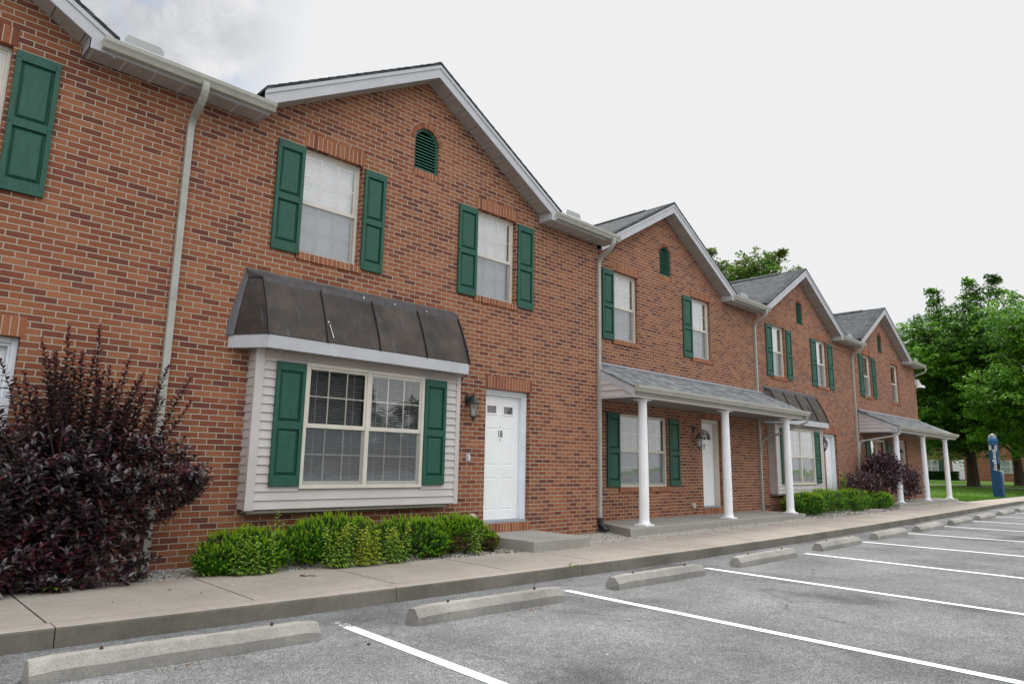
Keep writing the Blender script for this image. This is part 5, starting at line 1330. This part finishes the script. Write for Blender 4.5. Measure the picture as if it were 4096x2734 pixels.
for i, (x, y, w, lb) in enumerate(((2.0, -3.33, .16, 'dry brown leaf litter at the front foot of the leftmost wheel stop'), (4.95, -3.50, .14, 'dry leaf litter at the front foot of the second wheel stop'), (1.75, -2.62, .18, 'rusty brown needles lying at the foot of the curb behind the leftmost wheel stop'), (8.3, -2.55, .2, 'dry leaf crumbs at the foot of the curb beyond the third wheel stop'))):
    mb = MB()
    for _ in range(46):
        p = Vector((random.gauss(0, w), random.gauss(0, .02), random.uniform(.002, .012))); leaf(mb, p, rnd(1)*Vector((1, 1, .2)), Vector((0, 0, 1))+rnd(.5), random.uniform(.015, .035), random.uniform(.004, .012), 'yew_brown', .1)
    o = mb.build('leaf_litter'); o.location = (x, y, g(x, y)); tag(o, lb, 'leaf litter', kind='stuff')
# ------------------------------------------------------------------ emergency tower
def tower():
    H = thing('emergency_tower', 'leaning blue emergency call tower with white lettering, standing on the lawn', 'call tower', (44.06, .06, -.07))
    H.rotation_euler = (0, 0, R(-12))
    # built facing -x ; x depth, y width (left of the picture = +y)
    mb = MB(); prof = [(-.235, 0), (-.235, 1.13), (-.215, 1.28), (-.02, 1.40), (.0, 1.46), (.0, 1.68), (-.17, 1.74), (-.17, 2.30), (-.16, 2.72), (.235, 2.72), (.235, 0)]
    # profile: side notch for the phone is on -y side
    P = [(b_*1.0, z) for b_, z in prof]
    A = [(-.13, y, z) for y, z in P]; B = [(.13, y, z) for y, z in P]; n_ = len(P)
    mb.add(A+B, [tuple(range(n_)), tuple(range(n_, 2*n_))[::-1]]+[(i, n_+i, n_+(i+1) % n_, (i+1) % n_) for i in range(n_)], 'tower_blue')
    o = mb.build('post', H, bevel=.012)
    mb = MB(); mb.box(-.02, .02, -.02-.16, -.0, 1.46, 1.74, 'dark_interior'); mb.lathe([(.02, 0), (.02, .04)], (0, -.03, 1.44), 'plastic_white', 8); mb.build('call_panel', H)
    mb = MB()
    for y in (-.12, .14): mb.box(-.137, -.131, y-.055, y+.055, 2.44, 2.70, 'plastic_cream')
    mb.build('side_lamp', H)
    mb = MB(); mb.lathe([(.20, 2.72), (.225, 2.74), (.225, 2.79), (.17, 2.80), (.17, 2.88), (.225, 2.89), (.225, 3.02), (.205, 3.05), (.20, 3.06)], (0, .04, 0), 'tower_blue_light', 20)
    for k in range(6): a = k*math.pi/3; mb.box(.19*math.cos(a)-.012, .19*math.cos(a)+.012, .04+.19*math.sin(a)-.012, .04+.19*math.sin(a)+.012, 2.79, 2.89, 'tower_blue')
    mb.build('speaker_ring', H)
    mb = MB(); mb.lathe([(.19, 3.06), (.195, 3.10), (.18, 3.22), (.12, 3.245), (.11, 3.25)], (0, .04, 0), 'clear_dome', 20); mb.lathe([(.09, 3.245), (.085, 3.29), (.05, 3.30)], (0, .04, 0), 'plastic_white', 16); mb.lathe([(.07, 3.06), (.07, 3.2)], (0, .04, 0), 'tower_blue_light', 12); mb.build('beacon', H)
    M = Matrix.Translation((-.134, .05, 1.93)) @ Matrix(((0, 0, -1, 0), (0, -1, 0, 0), (-1, 0, 0, 0), (0, 0, 0, 1)))
    # x of text -> down (-z), y of text -> -y ... flipped to read from the street
    M = Matrix.Translation((-.1345, -.045, 1.93)) @ Matrix(((0, 0, -1, 0), (0, -1, 0, 0), (-1, 0, 0, 0), (0, 0, 0, 1)))
    text_mesh('lettering', 'Emergency', .25, 'plastic_white', H, M, .001, .004)
tower()

# ------------------------------------------------------------------ trees
def tree(name, label, base, H_, trunk_r, lobes, nleaf, mats, leafsize=.17, group=None, seed=0, limbs=True):
    """lobes: (dx, dy, dz, r) leafy clumps relative to the base"""
    random.seed(500+seed); T = thing(name, label, 'tree', base, group)
    tr, lv = MB(), MB(); hk = H_*.22
    tr.tube([(0, 0, -.1), (0, 0, .15), (.03, 0, hk*.5), (.0, .05, hk), (.05, 0, H_*.45), (0, 0, H_*.72)], [trunk_r*1.5, trunk_r*1.1, trunk_r*.9, trunk_r*.85, trunk_r*.5, trunk_r*.15], 'bark', 12)
    for (x, y, z, r) in lobes:
        s = Vector((0, 0, min(z*.55, H_*.5)*random.uniform(.6, 1))); s.z = max(s.z, hk*.8); e = Vector((x, y, z)); m_ = s.lerp(e, .5)+Vector((0, 0, -.3))+rnd(.3)
        tr.tube([s, m_, e], [trunk_r*.22, trunk_r*.09, .015], 'bark', 6, False)
        for j in range(26):
            tt = random.uniform(.35, 1); c_ = m_.lerp(e, tt)
            for _k in range(9):
                p = c_+Vector((rnd(.5).x, rnd(.5).y, rnd(.35).z)); k = leafsize*random.uniform(.7, 1.2); n0 = (Vector((0, 0, 1))+rnd(.75)).normalized(); a = n0.orthogonal().normalized(); b = n0.cross(a)
                lv.add([p-a*k*.55, p-b*k*.42, p+a*k*.6, p+b*k*.42], [(0, 1, 2, 3)], mats[0])
        for j in range(3):
            q = e+rnd(r*.8); tr.tube([m_.lerp(e, .5), q], [.03, .01], 'bark', 4, False)
    tot = sum(r**2 for *_, r in lobes)
    for (x, y, z, r) in lobes:
        cnt = int(nleaf*r*r/tot)
        # each lobe = sprays of leaves
        sprays = max(16, cnt//24); mm = random.choice(mats)
        for s in range(sprays):
            v = rnd(1)
            while v.length > 1 or v.length < .1: v = rnd(1)
            v = v.normalized()*random.uniform(.45, 1.08)
            c = Vector((x+v.x*r, y+v.y*r, z+v.z*r*.72)); m1 = mm if random.random() < .7 else random.choice(mats)
            d = (Vector((v.x, v.y, v.z*.3+.15))+rnd(.3)).normalized(); ln = random.uniform(.5, 1.0)*min(1, r*.6)
            for j in range(24):
                t = random.random(); p = c+d*ln*(t-.5)+Vector((rnd(.22).x, rnd(.22).y, rnd(.12).z-.18*t*t)); k = leafsize*random.uniform(.6, 1.2)
                n0 = (Vector((0, 0, 1))+rnd(.75)).normalized(); a = n0.orthogonal().normalized(); a.rotate(Matrix.Rotation(random.random()*6.28, 3, n0)); b = n0.cross(a)
                lv.add([p-a*k*.55, p-b*k*.42, p+a*k*.6, p+b*k*.42], [(0, 1, 2, 3)], m1)
    tr.build('trunk', T); lv.build('crown', T)
    return T
def crown(rx, ry, z0, z1, n_, rmin, rmax, seed, cx=0, cy=0, power=.8):
    random.seed(seed); L = []
    while len(L) < n_:
        v = rnd(1)
        if v.length > 1 or v.length < .45: continue
        zc = (z0+z1)/2; hz = (z1-z0)/2
        L.append((cx+v.x*rx, cy+v.y*ry, zc+v.z*hz, random.uniform(rmin, rmax)))
    return L
def build_trees():
    # A: big maple behind the porch roof; the camera looks along +x here, so screen x ~ -y
    L = crown(5.6, 4.9, 2.3, 13.0, 135, 1.2, 1.9, 21, 0, .3)
    # keep the low skirt open on the trunk side and the top irregular
    L += [(0, 1.6, 12.9, 1.0), (-.5, 1.3, 14.0, .75), (-.5, -1.1, 13.6, .8), (-.3, -1.5, 14.3, .7), (-.6, -1.1, 15.0, .45), (-.4, -2.9, 14.0, .8), (-.3, -2.5, 15.0, .5), (0, 1.5, 14.8, .45), (0, -3.6, 13.2, 1.0), (0, 4.9, 9.0, 1.0), (0, 5.3, 8.2, .8), (0, 4.0, 10.6, .9), (0, 3.0, 11.8, .8), (0, 5.2, 6.5, 1.1), (-1, 4.9, 4.4, 1.2), (0, 4.5, 3.0, 1.1)]
    tree('maple_tree', 'tall spreading maple with a dark trunk on the lawn, behind the far porch roof', (59.75, 4.47, .2), 14.5, .38, L, 125000, ['maple_mid', 'maple_mid', 'maple_dark', 'maple_light'], .18, 'trees on the lawn', 1)
    # B: bright nearer maple at the right edge
    L = crown(4.2, 5.6, 2.4, 12.4, 120, 1.1, 1.8, 22) + [(0, 5.9, 6.4, .9), (0, 5.6, 5.0, 1.0), (0, 5.8, 3.6, 1.0), (0, 4.0, 8.0, 1.1), (0, 3.6, 2.6, .9), (0, 2.0, 2.4, .9)]
    tree('maple_tree', 'bright green maple whose crown reaches in from the right edge, nearest tree', (52.5, -3.2, .1), 11.5, .40, L, 80000, ['maple_light', 'maple_light', 'maple_mid'], .17, 'trees on the lawn', 2)
    # C: second trunk close behind A
    L = crown(5.0, 5.5, 3.5, 12.0, 46, 1.3, 2.1, 23)
    tree('maple_tree', 'darker maple with a slimmer trunk, close behind the big trunk', (67.5, 3.0, .25), 12.5, .34, L, 18000, ['maple_dark', 'maple_mid'], .24, 'trees on the lawn', 3)
    # D: tree over the roofs
    L = crown(3.6, 3.6, 8, 14.4, 95, .9, 1.4, 24) + [(-1.9, 1.8, 14.6, .7), (-1.5, 1.5, 15.2, .4), (.2, -.2, 14.4, .8), (1.5, -1.4, 14.7, .6), (1.8, -1.8, 15.2, .35), (2.6, -2.4, 13.9, .5)]
    tree('shade_tree', 'olive green tree top showing above the roofs between two gables', (41.2, 12.3, 0), 14, .4, L, 42000, ['olive_leaf', 'maple_mid', 'olive_leaf'], .17, None, 4)
    # E,F: fill behind the end house
    L = crown(5, 6, 2.5, 10.5, 40, 1.4, 2.2, 25)
    tree('maple_tree', 'dark tree far behind the end of the row, left of the big maple', (78, 13.5, .3), 11, .4, L, 14000, ['maple_dark', 'maple_mid'], .26, 'trees on the lawn', 5)
    L = crown(5, 7, 2.8, 13, 55, 1.4, 2.2, 26)
    tree('maple_tree', 'dark tree far back at the right edge, behind the call tower', (76, -6.5, .3), 11, .4, L, 14000, ['maple_dark', 'maple_mid'], .26, 'trees on the lawn', 6)
build_trees()
def south_side():
    # what the windows mirror: a row of trees and a low brick block across the lot
    src = {o.name: o for o in col.objects if o.get('category') == 'tree'}
    keys = [k for k in src if k.startswith('maple_tree')]
    for i, (x, y, k, rz) in enumerate(((2, -40, 3, .4), (14, -44, 4, 1.9), (27, -41, 0, 2.6), (41, -46, 3, 3.9), (-12, -43, 4, 5.0), (58, -47, 3, 1.1))):
        o = src[keys[k]]; c = o.copy(); col.objects.link(c); c.location = (x, y, -.3); c.rotation_euler = (0, 0, rz)
        c['label'] = 'tree across the parking lot, leaves darkened for its reflection in the ground floor windows'; c['group'] = 'trees mirrored in the windows'
        c.scale = (.8, .8, .72)
        for ch in o.children:
            q = ch.copy(); col.objects.link(q); q.parent = c
            if 'crown' in ch.name:
                q.data = ch.data.copy()
                for mi in range(len(q.data.materials)): q.data.materials[mi] = MAT['hedge_leaf']  # leaf colour darkened so the mirrored trees look dark despite the sun
    H = thing('brick_building', 'brick building across the parking lot, mirrored in the ground floor windows', 'building', (20, -55, -.4))
    mb = MB(); mb.box(-40, 50, -9, 0, -.5, 4.2, 'brick'); mb.build('wall', H)
    mb = MB(); mb.prism([(0, .6, 0), (0, -4.5, 2.4), (0, -9.6, 0), (0, -9.6, -.15), (0, .6, -.15)], (-40.5, 0, 4.2), (50.5, 0, 4.2), 'shingle_front'); mb.build('roof', H)
south_side()

# ------------------------------------------------------------------ far building
def far_block():
    X = 90.; H = thing('brick_building', 'low brick apartment building with white door, seen under the trees beyond the lawn', 'building', (X, 6, .2))
    # local: front plane x=0 facing -x, y across
    mb = MB(); y0, y1, h = -26, 30, 5.6
    mb.box(0, 10, y0, y1, -.8, h, 'brick'); mb.build('wall', H)
    mb = MB(); mb.prism([(-.6, 0, -.05), (5, 0, 2.6), (10.6, 0, -.05), (10.6, 0, -.2), (-.6, 0, -.2)], (0, y0-.4, h+.1), (0, y1+.4, h+.1), 'shingle_side'); mb.build('roof', H)
    def Yp(px): # picture x -> y on the facade
        d = fw*2757.216+rt*(px-2048)-up*(1890-1367); t = (X-CAM.x)/d.x; return CAM.y+d.y*t-6
    def win(pa, pb, z0, z1):
        a, b = Yp(pb), Yp(pa); e = bpy.data.objects.new('window', None); col.objects.link(e); e.parent = H
        f = MB(); t = .07
        for q in ((a, b, z0, z0+t), (a, b, z1-t, z1), (a, b, (z0+z1)/2-.04, (z0+z1)/2+.04)): f.box(-.05, -.004, q[0], q[1], q[2], q[3], 'window_trim')
        for y in (a, (a+b)/2-.05, b-t): f.box(-.051, -.003, y, y+(t if y != (a+b)/2-.05 else .1), z0, z1, 'window_trim')
        f.build('frame', e)
        p = MB(); p.box(-.012, -.002, a+.02, b-.02, z0+.02, z1-.02, 'glass_far'); p.build('pane', e)
    def Zp(px, py):
        d = fw*2757.216+rt*(px-2048)-up*(py-1367); t = (X-CAM.x)/d.x; return CAM.z+d.z*t-.2
    MAT['glass_far'] = MAT['blind_far']
    win(3700, 3757, Zp(3740, 1892), Zp(3740, 1838)); win(4002, 4090, Zp(4045, 1893), Zp(4045, 1841))
    mb = MB(); mb.box(-.08, -.003, Yp(3776), Yp(3759), Zp(3760, 1893), Zp(3760, 1838), 'shutter'); mb.build('shutter', H)
    d = MB(); a, b = Yp(3859), Yp(3813); d.box(-.06, -.003, a, b, Zp(3840, 1916), Zp(3840, 1838), 'door_white'); e = d.build('door', H)
    k = MB(); k.lathe([(.04, -.03), (.05, 0), (.04, .03)], (-.1, a+.25, Zp(3852, 1878)), 'black_iron', 8); k.build('handle', e)
    mb = MB(); mb.box(-1.6, -.01, a-.4, b+.4, -.5, Zp(3840, 1919), 'slab'); mb.build('front_step', H)
noisy('blind_far', (.20,.25,.27), (.30,.35,.37), .3, 2, 3, 0, spec=.8)
far_block()
def hedge(label, x, y0, y1, h):
    H = thing('hedge', label, 'hedge', (x, (y0+y1)/2, .2), 'clipped hedges below the far windows'); lv = MB(); st = MB(); L = (y1-y0)/2
    for k in range(8): st.tube([(0, -L+2*L*(k+.5)/8, -.2), (0, -L+2*L*(k+.5)/8, h*.6)], .03, 'bark', 5)
    for _ in range(9000):
        f = random.choice('ftsb'); p = Vector((random.uniform(-.5, .5), random.uniform(-L, L), random.uniform(-.1, h)))
        if f in 'fb': p.x = -.5+abs(random.gauss(0, .06))
        elif f == 't': p.z = h-abs(random.gauss(0, .05))
        k = random.uniform(.06, .13); n0 = rnd(1).normalized(); a = n0.orthogonal().normalized(); b = n0.cross(a)
        lv.add([p-a*k, p-b*k*.6, p+a*k, p+b*k*.6], [(0, 1, 2, 3)], 'hedge_leaf')
    lv.box(-.38, .38, -L+.1, L-.1, -.2, h-.12, 'hedge_leaf')
    lv.build('foliage', H); st.build('stems', H)
hedge('dark clipped hedge under the left far window, seen between the porch columns', 88.6, 11.9, 16.2, 1.05)
hedge('dark clipped hedge at the right edge, under the far double window', 88.0, -3.0, 6.3, 1.1)
mb = MB(); mb.box(-.3, .3, -.22, .22, -.2, 1.15, 'plastic_white'); mb.box(-.32, .32, -.24, .24, 1.15, 1.2, 'plastic_white'); o = mb.build('utility_box', bevel=.02); o.location = (85, 7.4, .2); tag(o, 'small pale utility box on the lawn, left of the blue call tower', 'utility box')
# path across the lawn
mb = MB(); P = [(66, 22), (63, 14), (60.5, 8), (58.5, 3.0), (57.5, 0), (57.5, -14)]
def lz(x, y): return lawn_z(x, y)+.012
for (a, b), (c, d) in zip(P, P[1:]): mb.quad((a, b, lz(a, b)), (c, d, lz(c, d)), (c+1.3, d, lz(c+1.3, d)), (a+1.3, b, lz(a+1.3, b)), 'sidewalk')
tag(mb.build('path'), kind='structure')
def tufts():
    random.seed(77); lv = MB()
    for _ in range(15000):
        x = 32.6+(random.random()**1.6)*26; y = wb(x)+.03+(random.random()**1.7)*9
        if 57 < x < 60: continue
        z = lawn_z(x, y); h = random.uniform(.03, .075); w = .012; a = random.random()*3.14; dx, dy = math.cos(a)*w, math.sin(a)*w
        lv.add([(x-dx, y-dy, z), (x+dx, y+dy, z), (x+random.uniform(-.02, .02), y+random.uniform(-.02, .02), z+h)], [(0, 1, 2)], 'grass_blade')
    tag(lv.build('grass'), 'mown green grass of the lawn beyond the last porch', 'grass', kind='stuff')
tufts()
